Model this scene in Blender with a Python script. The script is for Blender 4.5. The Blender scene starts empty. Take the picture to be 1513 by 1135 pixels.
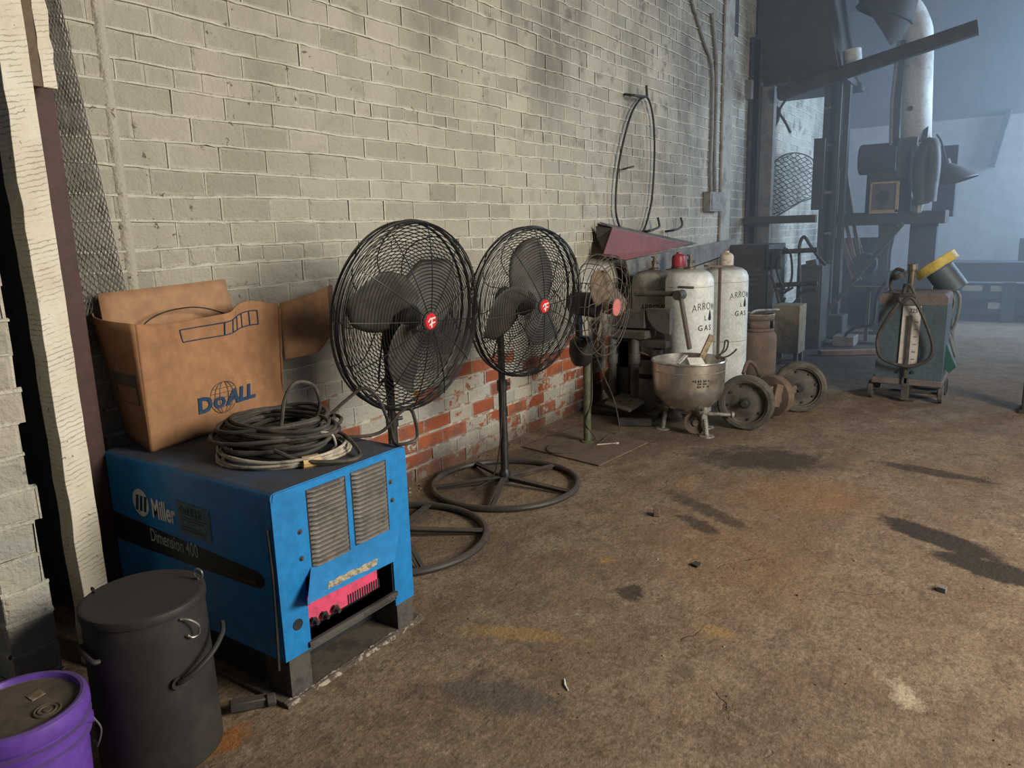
import bpy, math, random
from mathutils import Vector, Matrix
S = bpy.context.scene
COL = S.collection
PI = math.pi
R = random.Random(7)

# ------------------------------------------------------------------ camera
FPX, YAW, PIT, ROL = 1102.339, 0.969101788, 0.202143732, -0.029891029
CAM = Vector((0, 0, 1.48))
def cam_axes():
    fw = Vector((math.cos(PIT)*math.sin(YAW), math.cos(PIT)*math.cos(YAW), -math.sin(PIT)))
    r = Vector((math.cos(YAW), -math.sin(YAW), 0)); u = r.cross(fw)
    r2 = r*math.cos(ROL)+u*math.sin(ROL)
    return r2, r2.cross(fw), fw
CR, CU, CF = cam_axes()
cam = bpy.data.cameras.new('camera'); camo = bpy.data.objects.new('camera', cam); COL.objects.link(camo)
cam.sensor_fit = 'HORIZONTAL'; cam.sensor_width = 36; cam.lens = FPX/1513*36
cam.clip_start = 0.05; cam.clip_end = 100
mw = Matrix((CR, CU, -CF)).transposed().to_4x4(); mw.translation = CAM
camo.matrix_world = mw
S.camera = camo

# ------------------------------------------------------------------ light
S.view_settings.view_transform = 'Standard'; S.view_settings.look = 'None'
S.view_settings.gamma = 1; S.view_settings.use_curve_mapping = False
S.view_settings.exposure = 0.0
w = bpy.data.worlds.new('world'); S.world = w; w.use_nodes = True
bg = w.node_tree.nodes['Background']; bg.inputs[0].default_value = (0.62, 0.78, 1.0, 1); bg.inputs[1].default_value = 0.09
def area(name, loc, target, sx, sy, power, color):
    l = bpy.data.lights.new(name, 'AREA'); l.shape = 'RECTANGLE'; l.size = sx; l.size_y = sy
    l.energy = power; l.color = color
    o = bpy.data.objects.new(name, l); COL.objects.link(o); o.location = loc
    o.rotation_euler = (Vector(target)-Vector(loc)).to_track_quat('-Z', 'Y').to_euler()
    return o
area('daylight_from_open_door', (3.0, -3.3, 2.6), (2.8, 2.6, 0.8), 2.2, 2.0, 450, (1.0, 0.91, 0.78))
fd = area('daylight_from_far_door', (13.0, -3.6, 3.2), (12.2, 2.9, 1.9), 2.4, 2.6, 620, (0.50, 0.72, 1.0)); fd.data.spread = math.radians(120)

# ------------------------------------------------------------------ helpers
def P(x, y, axis, c):
    """point of the place that the photo's pixel shows, on the plane axis = c"""
    d = CR*(x-756.5) - CU*(y-567.5) + CF*FPX
    a = 'xyz'.index(axis); t = (c-CAM[a])/d[a]
    return CAM + d*t

def tag(o, label=None, cat=None, group=None, kind=None):
    if label: o['label'] = label
    if cat: o['category'] = cat
    if group: o['group'] = group
    if kind: o['kind'] = kind
    return o

def empty(name, loc=(0, 0, 0), label=None, cat=None, group=None):
    o = bpy.data.objects.new(name, None); COL.objects.link(o); o.location = loc; o.empty_display_size = .05
    return tag(o, label, cat, group)

def frame(d):
    d = Vector(d).normalized()
    a = Vector((0, 0, 1)) if abs(d.z) < .9 else Vector((1, 0, 0))
    u = d.cross(a).normalized(); return u, d.cross(u).normalized(), d

class MB:
    def __init__(s): s.v = []; s.f = []
    def add(s, vs, fs):
        n = len(s.v); s.v += [Vector(p) for p in vs]; s.f += [tuple(i+n for i in f) for f in fs]; return s
    def box(s, lo, hi, rot=None, piv=None):
        x0, y0, z0 = lo; x1, y1, z1 = hi
        vs = [Vector(p) for p in ((x0,y0,z0),(x1,y0,z0),(x1,y1,z0),(x0,y1,z0),(x0,y0,z1),(x1,y0,z1),(x1,y1,z1),(x0,y1,z1))]
        if rot is not None:
            c = Vector(piv) if piv is not None else (vs[0]+vs[6])/2
            vs = [c+rot@(p-c) for p in vs]
        return s.add(vs, [(0,3,2,1),(4,5,6,7),(0,1,5,4),(1,2,6,5),(2,3,7,6),(3,0,4,7)])
    def beam(s, p0, p1, w, h, up=(0, 0, 1)):
        p0 = Vector(p0); p1 = Vector(p1); d = (p1-p0).normalized(); up = Vector(up)
        if abs(d.dot(up)) > .98: up = Vector((0, 1, 0))
        sd = d.cross(up).normalized()*w/2; uu = sd.cross(d).normalized()*h/2
        vs = [p0-sd-uu, p0+sd-uu, p0+sd+uu, p0-sd+uu, p1-sd-uu, p1+sd-uu, p1+sd+uu, p1-sd+uu]
        return s.add(vs, [(0,1,2,3),(7,6,5,4),(0,4,5,1),(1,5,6,2),(2,6,7,3),(3,7,4,0)])
    def tube(s, pts, r, seg=8, closed=False, caps=True):
        pts = [Vector(p) for p in pts]; n = len(pts)
        rr = r if isinstance(r, (list, tuple)) else [r]*n
        u = None; vs = []
        for i in range(n):
            if closed: d = pts[(i+1) % n]-pts[i-1]
            else: d = pts[min(i+1, n-1)]-pts[max(i-1, 0)]
            if d.length < 1e-9: d = Vector((0, 0, 1))
            d.normalize()
            if u is None: u = frame(d)[0]
            else:
                u = u-d*u.dot(d)
                u = u.normalized() if u.length > 1e-6 else frame(d)[0]
            v = d.cross(u)
            for k in range(seg):
                a = 2*PI*k/seg; vs.append(pts[i]+(u*math.cos(a)+v*math.sin(a))*rr[i])
        fs = []
        for i in range(n if closed else n-1):
            j = (i+1) % n
            for k in range(seg):
                k2 = (k+1) % seg; fs.append((i*seg+k, i*seg+k2, j*seg+k2, j*seg+k))
        if caps and not closed: fs += [tuple(range(seg))[::-1], tuple((n-1)*seg+k for k in range(seg))]
        return s.add(vs, fs)
    def cyl(s, p0, p1, r0, r1=None, seg=24, caps=True):
        r1 = r0 if r1 is None else r1
        p0 = Vector(p0); p1 = Vector(p1); u, v, d = frame(p1-p0)
        vs = [p+(u*math.cos(2*PI*k/seg)+v*math.sin(2*PI*k/seg))*r for p, r in ((p0, r0), (p1, r1)) for k in range(seg)]
        fs = [(k, (k+1) % seg, seg+(k+1) % seg, seg+k) for k in range(seg)]
        if caps: fs += [tuple(range(seg))[::-1], tuple(range(seg, 2*seg))]
        return s.add(vs, fs)
    def lathe(s, prof, org=(0, 0, 0), axis=(0, 0, 1), seg=32):
        """prof: (radius, height) list, from bottom up"""
        o = Vector(org); u, v, d = frame(axis); vs = []; fs = []; rows = []
        for r, h in prof:
            if r < 1e-6: rows.append([len(vs)]); vs.append(o+d*h)
            else:
                rows.append(list(range(len(vs), len(vs)+seg)))
                vs += [o+d*h+(u*math.cos(2*PI*k/seg)+v*math.sin(2*PI*k/seg))*r for k in range(seg)]
        for a, b in zip(rows, rows[1:]):
            for k in range(seg):
                k2 = (k+1) % seg
                if len(a) == 1 and len(b) == 1: continue
                if len(a) == 1: fs.append((a[0], b[k2], b[k]))
                elif len(b) == 1: fs.append((a[k], a[k2], b[0]))
                else: fs.append((a[k], a[k2], b[k2], b[k]))
        return s.add(vs, fs)
    def ring(s, c, n, rad, r, seg=64, rs=4):
        u, v, d = frame(n); c = Vector(c)
        return s.tube([c+(u*math.cos(2*PI*k/seg)+v*math.sin(2*PI*k/seg))*rad for k in range(seg)], r, rs, closed=True)
    def prism(s, poly, off):
        """polygon (list of points) given a thickness vector"""
        poly = [Vector(p) for p in poly]; off = Vector(off); n = len(poly)
        vs = poly+[p+off for p in poly]
        fs = [tuple(range(n)), tuple(range(2*n-1, n-1, -1))]+[(k, n+k, n+(k+1) % n, (k+1) % n) for k in range(n)]
        return s.add(vs, fs)
    def grid(s, nu, nv, fn):
        vs = [fn(i/nu, j/nv) for j in range(nv+1) for i in range(nu+1)]
        fs = [(j*(nu+1)+i, j*(nu+1)+i+1, (j+1)*(nu+1)+i+1, (j+1)*(nu+1)+i) for j in range(nv) for i in range(nu)]
        return s.add(vs, fs)
    def text(s, body, size, fn, bold=0.0, depth=0.001, align='LEFT', shear=0, sx=1.0, spacing=1.0):
        c = bpy.data.curves.new('t', 'FONT'); c.body = body; c.size = size; c.offset = bold; c.extrude = depth/2
        c.align_x = align; c.shear = shear; c.resolution_u = 3; c.space_character = spacing
        o = bpy.data.objects.new('t', c); COL.objects.link(o)
        dg = bpy.context.evaluated_depsgraph_get(); m = o.evaluated_get(dg).to_mesh()
        s.add([fn(v.co.x*sx, v.co.y, v.co.z) for v in m.vertices], [tuple(p.vertices) for p in m.polygons])
        o.evaluated_get(dg).to_mesh_clear(); bpy.data.objects.remove(o); bpy.data.curves.remove(c)
        return s
    def build(s, name, m, parent=None, smooth=35, bevel=0, solid=0, sub=0):
        root = Vector((0, 0, 0)); p = parent
        while p is not None: root += p.location; p = p.parent
        me = bpy.data.meshes.new(name)
        me.from_pydata([v-root for v in s.v], [], s.f); me.validate(); me.update()
        if smooth:
            me.shade_smooth(); me.set_sharp_from_angle(angle=math.radians(smooth))
        me.materials.append(m)
        o = bpy.data.objects.new(name, me); COL.objects.link(o)
        if parent is not None: o.parent = parent
        if solid:
            md = o.modifiers.new('solid', 'SOLIDIFY'); md.thickness = solid; md.offset = 0
        if bevel:
            md = o.modifiers.new('bevel', 'BEVEL'); md.width = bevel; md.segments = 2; md.limit_method = 'ANGLE'; md.angle_limit = math.radians(40)
        if sub:
            md = o.modifiers.new('sub', 'SUBSURF'); md.levels = sub; md.render_levels = sub
        return o

def copy_tree(o, parent=None):
    c = o.copy(); COL.objects.link(c); c.parent = parent
    for ch in list(o.children): copy_tree(ch, c)
    return c

def rotz(a): return Matrix.Rotation(a, 3, 'Z')
def plane_map(org, right, up, lift=0.001):
    o = Vector(org); r = Vector(right).normalized(); u = Vector(up).normalized(); n = r.cross(u)
    return lambda x, y, z: o+r*x+u*y+n*(z+lift)
def bez(pts, n=10):
    """smooth curve through points (Catmull-Rom)"""
    pts = [Vector(p) for p in pts]; q = [pts[0]*2-pts[1]]+pts+[pts[-1]*2-pts[-2]]; out = []
    for i in range(1, len(q)-2):
        a, b, c, d = q[i-1:i+3]
        for k in range(n):
            t = k/n
            out.append(.5*((2*b)+(c-a)*t+(2*a-5*b+4*c-d)*t*t+(3*b-a-3*c+d)*t**3))
    return out+[pts[-1]]

# ------------------------------------------------------------------ materials
class NT:
    def __init__(s, name):
        s.m = bpy.data.materials.new(name); s.m.use_nodes = True; s.t = s.m.node_tree
        s.b = s.t.nodes['Principled BSDF']; s.out = s.t.nodes['Material Output']
        s.co = s.t.nodes.new('ShaderNodeTexCoord').outputs['Object']
    def n(s, typ, **kw):
        x = s.t.nodes.new('ShaderNode'+typ)
        for k, v in kw.items(): setattr(x, k, v)
        return x
    def link(s, a, b): s.t.links.new(a, b)
    def noise(s, scale, detail=4, rough=.6, vec=None, dist=0, mapscale=None):
        x = s.n('TexNoise'); x.inputs['Scale'].default_value = scale; x.inputs['Detail'].default_value = detail
        x.inputs['Roughness'].default_value = rough; x.inputs['Distortion'].default_value = dist
        v = vec or s.co
        if mapscale:
            mp = s.n('Mapping'); mp.inputs['Scale'].default_value = mapscale; s.link(v, mp.inputs[0]); v = mp.outputs[0]
        s.link(v, x.inputs['Vector']); return x.outputs['Fac']
    def ramp(s, fac, lo, hi, a=0, b=1):
        x = s.n('MapRange'); x.interpolation_type = 'SMOOTHSTEP'
        for i, v in zip((1, 2, 3, 4), (lo, hi, a, b)): x.inputs[i].default_value = v
        s.link(fac, x.inputs[0]); return x.outputs[0]
    def mix(s, fac, a, b, blend='MIX'):
        x = s.n('Mix', data_type='RGBA', blend_type=blend)
        for sock, v in ((x.inputs[0], fac), (x.inputs[6], a), (x.inputs[7], b)):
            if isinstance(v, bpy.types.NodeSocket): s.link(v, sock)
            elif isinstance(v, (int, float)): sock.default_value = v
            else: sock.default_value = (*v, 1)
        return x.outputs[2]
    def math(s, op, a, b=0.0):
        x = s.n('Math', operation=op)
        for sock, v in ((x.inputs[0], a), (x.inputs[1], b)):
            if isinstance(v, bpy.types.NodeSocket): s.link(v, sock)
            else: sock.default_value = v
        return x.outputs[0]
    def attr(s, name):
        x = s.n('Attribute'); x.attribute_name = name; return x.outputs['Fac']
    def bump(s, h, strength=.3, dist=.01):
        x = s.n('Bump'); x.inputs['Strength'].default_value = strength; x.inputs['Distance'].default_value = dist
        s.link(h, x.inputs['Height']); s.link(x.outputs[0], s.b.inputs['Normal'])
    def color(s, c):
        if isinstance(c, bpy.types.NodeSocket): s.link(c, s.b.inputs['Base Color'])
        else: s.b.inputs['Base Color'].default_value = (*c, 1)
    def val(s, rough=.6, metal=0.0, spec=.5):
        s.b.inputs['Roughness'].default_value = rough; s.b.inputs['Metallic'].default_value = metal
        s.b.inputs['Specular IOR Level'].default_value = spec

def worn(name, c1, c2, scale=9, lo=.45, hi=.62, rough=.6, metal=0.0, bump=.15, bscale=70, dust=None, dustamt=.7, spec=.4):
    """paint or metal c1 with worn / dirty patches c2; dust settled on the faces that look up"""
    k = NT(name); f = k.ramp(k.noise(scale, 6, .65), lo, hi)
    c = k.mix(f, c1, c2)
    fine = k.ramp(k.noise(scale*7, 3), .3, .75, .86, 1.1)
    mul = k.n('Mix', data_type='RGBA', blend_type='MULTIPLY'); mul.inputs[0].default_value = 1
    k.link(c, mul.inputs[6]); cc = k.n('CombineXYZ')
    for i in range(3): k.link(fine, cc.inputs[i])
    k.link(cc.outputs[0], mul.inputs[7]); c = mul.outputs[2]
    if dust:
        g = k.n('NewGeometry'); sp = k.n('SeparateXYZ'); k.link(g.outputs['Normal'], sp.inputs[0])
        up = k.ramp(sp.outputs[2], .72, .96)
        up = k.math('MULTIPLY', up, k.ramp(k.noise(scale*1.5, 4), .25, .6, dustamt*.75, dustamt))
        c = k.mix(up, c, dust)
        rg = k.n('MapRange'); k.link(up, rg.inputs[0]); rg.inputs[3].default_value = rough; rg.inputs[4].default_value = .95
        k.link(rg.outputs[0], k.b.inputs['Roughness'])
    k.color(c); k.val(rough, metal, spec)
    if dust: pass
    if bump: k.bump(k.noise(bscale, 4), bump, .004)
    return k.m

DUST = (.075, .058, .044)
M = {}
M['black_paint'] = worn('black_paint', (.012,.012,.012), (.03,.027,.023), rough=.42, dust=DUST, dustamt=.35)
M['black_wire'] = worn('black_wire', (.010,.010,.010), (.022,.020,.018), rough=.4, bump=0)
M['blade_dark'] = worn('blade_dark', (.050,.047,.042), (.085,.078,.066), scale=5, rough=.55, bump=.05)
M['base_black'] = worn('base_black', (.035,.031,.027), (.10,.07,.05), scale=7, lo=.5, hi=.75, rough=.5, dust=(.10,.08,.062), dustamt=.6)
M['red_badge'] = worn('red_badge', (.55,.02,.03), (.45,.03,.03), rough=.35, bump=0)
M['white_print'] = worn('white_print', (.72,.72,.68), (.55,.54,.5), rough=.5, bump=0)
M['blue_paint'] = worn('blue_paint', (.012,.190,.48), (.012,.135,.33), scale=4, lo=.5, hi=.8, rough=.42, bump=.04, dust=(.06,.05,.042), dustamt=.93)
M['blue_inside'] = worn('blue_inside', (.012,.016,.022), (.02,.02,.02), rough=.8)
M['louver_grey'] = worn('louver_grey', (.135,.122,.104), (.085,.074,.062), scale=18, rough=.5, dust=(.12,.10,.085), dustamt=.5)
M['stripe_black'] = worn('stripe_black', (.012,.013,.016), (.02,.02,.022), rough=.4, bump=0)
M['leg_grey'] = worn('leg_grey', (.075,.07,.064), (.04,.036,.032), scale=12, rough=.7)
M['skid'] = worn('skid', (.10,.082,.064), (.055,.045,.037), scale=10, rough=.9)
M['skid_edge'] = worn('skid_edge', (.085,.068,.052), (.36,.31,.25), scale=34, lo=.50, hi=.62, rough=.9)
M['pink_board'] = worn('pink_board', (.68,.07,.16), (.5,.06,.12), scale=25, rough=.6)
M['tape_strip'] = worn('tape_strip', (.40,.34,.22), (.16,.14,.11), scale=60, rough=.7)
M['sticker'] = worn('sticker', (.10,.17,.21), (.075,.13,.17), scale=30, rough=.6)
M['green_print'] = worn('green_print', (.03,.12,.09), (.03,.10,.08), rough=.6, bump=0)
M['grey_print'] = worn('grey_print', (.42,.44,.44), (.36,.37,.37), rough=.6, bump=0)
M['rubber_black'] = worn('rubber_black', (.020,.019,.018), (.045,.038,.03), scale=12, rough=.7, dust=DUST, dustamt=.4)
M['cable_grey'] = worn('cable_grey', (.042,.038,.034), (.085,.072,.058), scale=14, rough=.7, dust=(.085,.072,.06), dustamt=.5)
M['cable_white'] = worn('cable_white', (.48,.43,.35), (.26,.22,.17), scale=16, rough=.6)
M['tan_tape'] = worn('tan_tape', (.55,.36,.15), (.45,.28,.11), rough=.6)
M['can_black'] = worn('can_black', (.020,.019,.0185), (.034,.031,.028), scale=4, rough=.62, bump=.06, dust=(.040,.034,.030), dustamt=.8)
M['wire_bright'] = worn('wire_bright', (.35,.34,.32), (.2,.18,.15), scale=30, rough=.4, metal=.7)
M['purple_plastic'] = worn('purple_plastic', (.125,.055,.345), (.11,.06,.24), scale=5, lo=.5, hi=.8, rough=.38, bump=.03, dust=(.10,.075,.10), dustamt=.5)
M['purple_lid'] = worn('purple_lid', (.115,.088,.062), (.075,.058,.046), scale=6, rough=.8)
M['card'] = worn('card', (.335,.175,.085), (.27,.135,.065), scale=3.5, lo=.4, hi=.75, rough=.85, bump=.05, bscale=30)
M['card_inner'] = worn('card_inner', (.36,.205,.11), (.24,.135,.075), scale=3, lo=.5, hi=.8, rough=.85, bump=.05)
M['blue_ink'] = worn('blue_ink', (.012,.045,.11), (.02,.06,.12), rough=.8, bump=0)
M['blue_ink_dull'] = worn('blue_ink_dull', (.10,.09,.085), (.13,.1,.08), rough=.8, bump=0)
M['white_timber'] = None
M['maroon_steel'] = worn('maroon_steel', (.065,.026,.024), (.045,.022,.02), scale=6, rough=.65)
M['brown_wood'] = worn('brown_wood', (.13,.095,.062), (.09,.065,.045), scale=8, rough=.85)
M['zinc_mesh'] = worn('zinc_mesh', (.17,.16,.148), (.07,.06,.052), scale=10, rough=.5, metal=.2, bump=0)
M['dark_steel'] = worn('dark_steel', (.030,.029,.028), (.055,.048,.042), scale=7, rough=.6, dust=DUST, dustamt=.5)
M['machine_grey'] = worn('machine_grey', (.075,.072,.066), (.045,.040,.035), scale=8, rough=.6, dust=(.11,.095,.078), dustamt=.6)
M['old_blade'] = worn('old_blade', (.17,.125,.085), (.12,.085,.06), scale=7, rough=.7)
M['old_wire'] = worn('old_wire', (.065,.052,.042), (.10,.075,.055), scale=20, rough=.6, bump=0)
M['pink_badge'] = worn('pink_badge', (.55,.16,.14), (.45,.14,.12), rough=.6)
M['green_pole'] = worn('green_pole', (.085,.10,.055), (.06,.055,.035), scale=14, rough=.6)
M['plate_rust'] = worn('plate_rust', (.135,.10,.07), (.10,.07,.05), scale=5, rough=.85)
M['tank_white'] = worn('tank_white', (.62,.645,.62), (.47,.48,.455), scale=6, lo=.45, hi=.75, rough=.45, bump=.06, bscale=30, dust=(.20,.175,.145), dustamt=.75)
M['tank_dirty'] = worn('tank_dirty', (.36,.36,.32), (.21,.19,.16), scale=5, lo=.4, hi=.65, rough=.6, dust=(.11,.10,.088), dustamt=.92)
M['tank_seam'] = worn('tank_seam', (.20,.18,.14), (.3,.28,.24), scale=20, rough=.8)
M['stencil'] = worn('stencil', (.015,.016,.017), (.05,.05,.05), scale=40, lo=.55, hi=.7, rough=.7, bump=0)
M['red_cap'] = worn('red_cap', (.33,.035,.055), (.24,.03,.04), scale=20, rough=.4)
M['white_cap'] = worn('white_cap', (.55,.50,.42), (.25,.16,.09), scale=22, lo=.5, hi=.68, rough=.6)
M['brass'] = worn('brass', (.16,.135,.09), (.1,.08,.06), scale=30, rough=.5, metal=.6)
M['pot_steel'] = worn('pot_steel', (.60,.57,.52), (.27,.23,.18), scale=4.5, lo=.50, hi=.74, rough=.26, metal=.88, bump=.05, bscale=25)
M['pot_inside'] = worn('pot_inside', (.60,.58,.54), (.35,.31,.26), scale=5, rough=.3, metal=.85)
M['pot_leg'] = worn('pot_leg', (.30,.29,.25), (.12,.11,.095), scale=18, rough=.5, metal=.3)
M['stick_wood'] = worn('stick_wood', (.34,.27,.18), (.20,.15,.10), scale=22, rough=.85)
M['white_board'] = worn('white_board', (.65,.64,.60), (.5,.48,.44), scale=9, rough=.6)
M['tire'] = worn('tire', (.062,.056,.05), (.11,.095,.078), scale=9, rough=.85, dust=(.12,.10,.08), dustamt=.6)
M['wheel_disc'] = worn('wheel_disc', (.075,.067,.06), (.12,.10,.08), scale=8, rough=.75, dust=(.12,.1,.08), dustamt=.5)
M['rust'] = worn('rust', (.115,.085,.065), (.17,.11,.075), scale=8, lo=.42, hi=.66, rough=.85, bump=.3)
M['red_sheet'] = worn('red_sheet', (.19,.043,.032), (.155,.036,.028), scale=4, rough=.55, bump=.04, dust=(.13,.115,.10), dustamt=.9)
M['grey_sheet'] = worn('grey_sheet', (.17,.16,.145), (.11,.10,.09), scale=7, rough=.75)
M['dark_sheet'] = worn('dark_sheet', (.035,.033,.031), (.05,.045,.04), scale=7, rough=.8)  # dark steel tone; also stands for shade on the recess panels
M['teal'] = worn('teal', (.068,.098,.118), (.055,.078,.095), scale=5, rough=.5, bump=.04, dust=(.14,.11,.095), dustamt=.8)
M['teal_top'] = worn('teal_top', (.14,.115,.105), (.11,.09,.085), scale=9, rough=.7)
M['teal_green'] = worn('teal_green', (.022,.085,.078), (.025,.07,.066), scale=6, rough=.5)
M['scale_plate'] = worn('scale_plate', (.52,.49,.45), (.33,.27,.23), scale=16, lo=.5, hi=.7, rough=.6)
M['yellow'] = worn('yellow', (.55,.42,.075), (.4,.3,.06), scale=10, rough=.5)
M['hose_grey'] = worn('hose_grey', (.16,.18,.18), (.11,.12,.12), rough=.6)
M['hose_dark'] = worn('hose_dark', (.045,.045,.045), (.07,.062,.055), rough=.65)
M['old_board'] = worn('old_board', (.24,.165,.125), (.17,.115,.09), scale=9, rough=.9)
M['white_pipe'] = worn('white_pipe', (.62,.60,.55), (.36,.33,.30), scale=5, lo=.5, hi=.72, rough=.6)
M['gold_frame'] = worn('gold_frame', (.50,.36,.16), (.33,.23,.11), scale=20, rough=.5)
M['gauge_face'] = worn('gauge_face', (.13,.12,.10), (.09,.08,.07), scale=10, rough=.6)
M['tan_crate'] = worn('tan_crate', (.27,.21,.125), (.17,.13,.08), scale=9, rough=.9)
M['conduit'] = worn('conduit', (.22,.215,.19), (.14,.13,.115), scale=15, rough=.6)
M['ceiling'] = worn('ceiling', (.04,.042,.045), (.025,.026,.028), scale=3, rough=.95)
M['far_dark'] = worn('far_dark', (.05,.055,.06), (.035,.038,.042), scale=2, rough=.9)
M['far_upper'] = worn('far_upper', (.10,.108,.118), (.08,.086,.094), scale=1.5, rough=.9)
M['far_white'] = worn('far_white', (.29,.29,.285), (.26,.26,.255), scale=1.2, lo=.3, hi=.8, rough=.85)

def grain_timber():
    k = NT('white_timber')
    wv = k.n('TexWave', wave_type='BANDS', bands_direction='Z'); wv.inputs['Scale'].default_value = 19
    wv.inputs['Distortion'].default_value = 3.2; wv.inputs['Detail'].default_value = 4; wv.inputs['Detail Scale'].default_value = 2.4
    mp = k.n('Mapping'); mp.inputs['Rotation'].default_value = (0, math.radians(14), 0); k.link(k.co, mp.inputs[0]); k.link(mp.outputs[0], wv.inputs['Vector'])
    line = k.ramp(wv.outputs['Fac'], .86, .99)
    brk = k.ramp(k.noise(13, 5), .40, .62)
    f = k.math('MULTIPLY', line, brk)
    spots = k.ramp(k.noise(38, 3), .66, .72)
    f2 = k.math('MAXIMUM', k.math('MULTIPLY', f, .5), k.math('MULTIPLY', spots, .8))
    base = k.mix(k.ramp(k.noise(5, 4), .35, .7), (.70,.66,.555), (.58,.53,.42))
    k.color(k.mix(f2, base, (.16,.13,.095))); k.val(.85)
    k.bump(k.math('SUBTRACT', k.noise(50, 3), k.math('MULTIPLY', f, 1.2)), .5, .006)
    return k.m
M['white_timber'] = grain_timber()

def brick_mat():
    k = NT('painted_brick')
    rnd = k.attr('rnd'); peel = k.attr('peel'); joint = k.attr('joint')
    paint = k.mix(rnd, (.325,.302,.248), (.475,.438,.358))
    paint = k.mix(k.ramp(k.noise(1.3, 4, .6), .40, .66), paint, k.mix(.5, paint, (.36,.345,.295)))
    paint = k.mix(joint, paint, (.60,.57,.48))
    # soot runs plus painted light falloff towards the roof corner
    sp = k.n('SeparateXYZ'); k.link(k.co, sp.inputs[0])
    soot_falloff = k.math('MAXIMUM', k.ramp(k.noise(1.0, 6, .62, mapscale=(1, 1, .45)), .42, .70), k.math('MULTIPLY', k.ramp(k.noise(5.5, 4, .6), .52, .72), .8))
    up = k.ramp(k.math('ADD', k.math('MULTIPLY', sp.outputs[2], .75), k.math('MULTIPLY', sp.outputs[0], .22)), 1.6, 3.9)
    sf = k.math('MULTIPLY', k.math('MULTIPLY', soot_falloff, k.math('SUBTRACT', 1.0, k.math('MULTIPLY', joint, .45))), k.math('ADD', k.math('MULTIPLY', up, .85), .16))
    paint = k.mix(sf, paint, (.10,.095,.085))
    grey = k.ramp(k.math('MULTIPLY', k.ramp(sp.outputs[2], 1.05, .75), k.ramp(k.noise(3, 5), .25, .7)), 0, 1)
    paint = k.mix(k.math('MULTIPLY', grey, .65), paint, (.36,.36,.335))
    # chips through the paint
    ch = k.math('MULTIPLY', k.ramp(k.noise(19, 5, .65), .635, .66), k.ramp(k.noise(2.2, 2), .45, .6))
    paint = k.mix(k.math('MULTIPLY', ch, .85), paint, (.11,.08,.065))
    # bare brick where the paint has come off
    bare = k.mix(rnd, (.27,.066,.030), (.42,.125,.048))
    bare = k.mix(k.ramp(k.noise(9, 4), .40, .7), bare, (.19,.085,.06))
    bare = k.mix(joint, bare, (.36,.27,.21))
    pf = k.math('ADD', peel, k.math('MULTIPLY', k.math('SUBTRACT', k.noise(13, 6, .7), .5), 1.5))
    pf = k.ramp(pf, .47, .53)
    c = k.mix(pf, paint, bare)
    # grime near the floor
    gr = k.ramp(k.math('ADD', sp.outputs[2], k.math('MULTIPLY', k.math('SUBTRACT', k.noise(5, 5), .5), .35)), .26, .02)
    c = k.mix(k.math('MULTIPLY', gr, .75), c, (.075,.052,.042))
    k.color(c); k.val(.85, spec=.25)
    h = k.math('ADD', k.noise(48, 6, .7), k.math('MULTIPLY', k.noise(12, 4), 2.2))
    k.bump(h, .7, .014)
    return k.m
M['brick'] = brick_mat()

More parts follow.
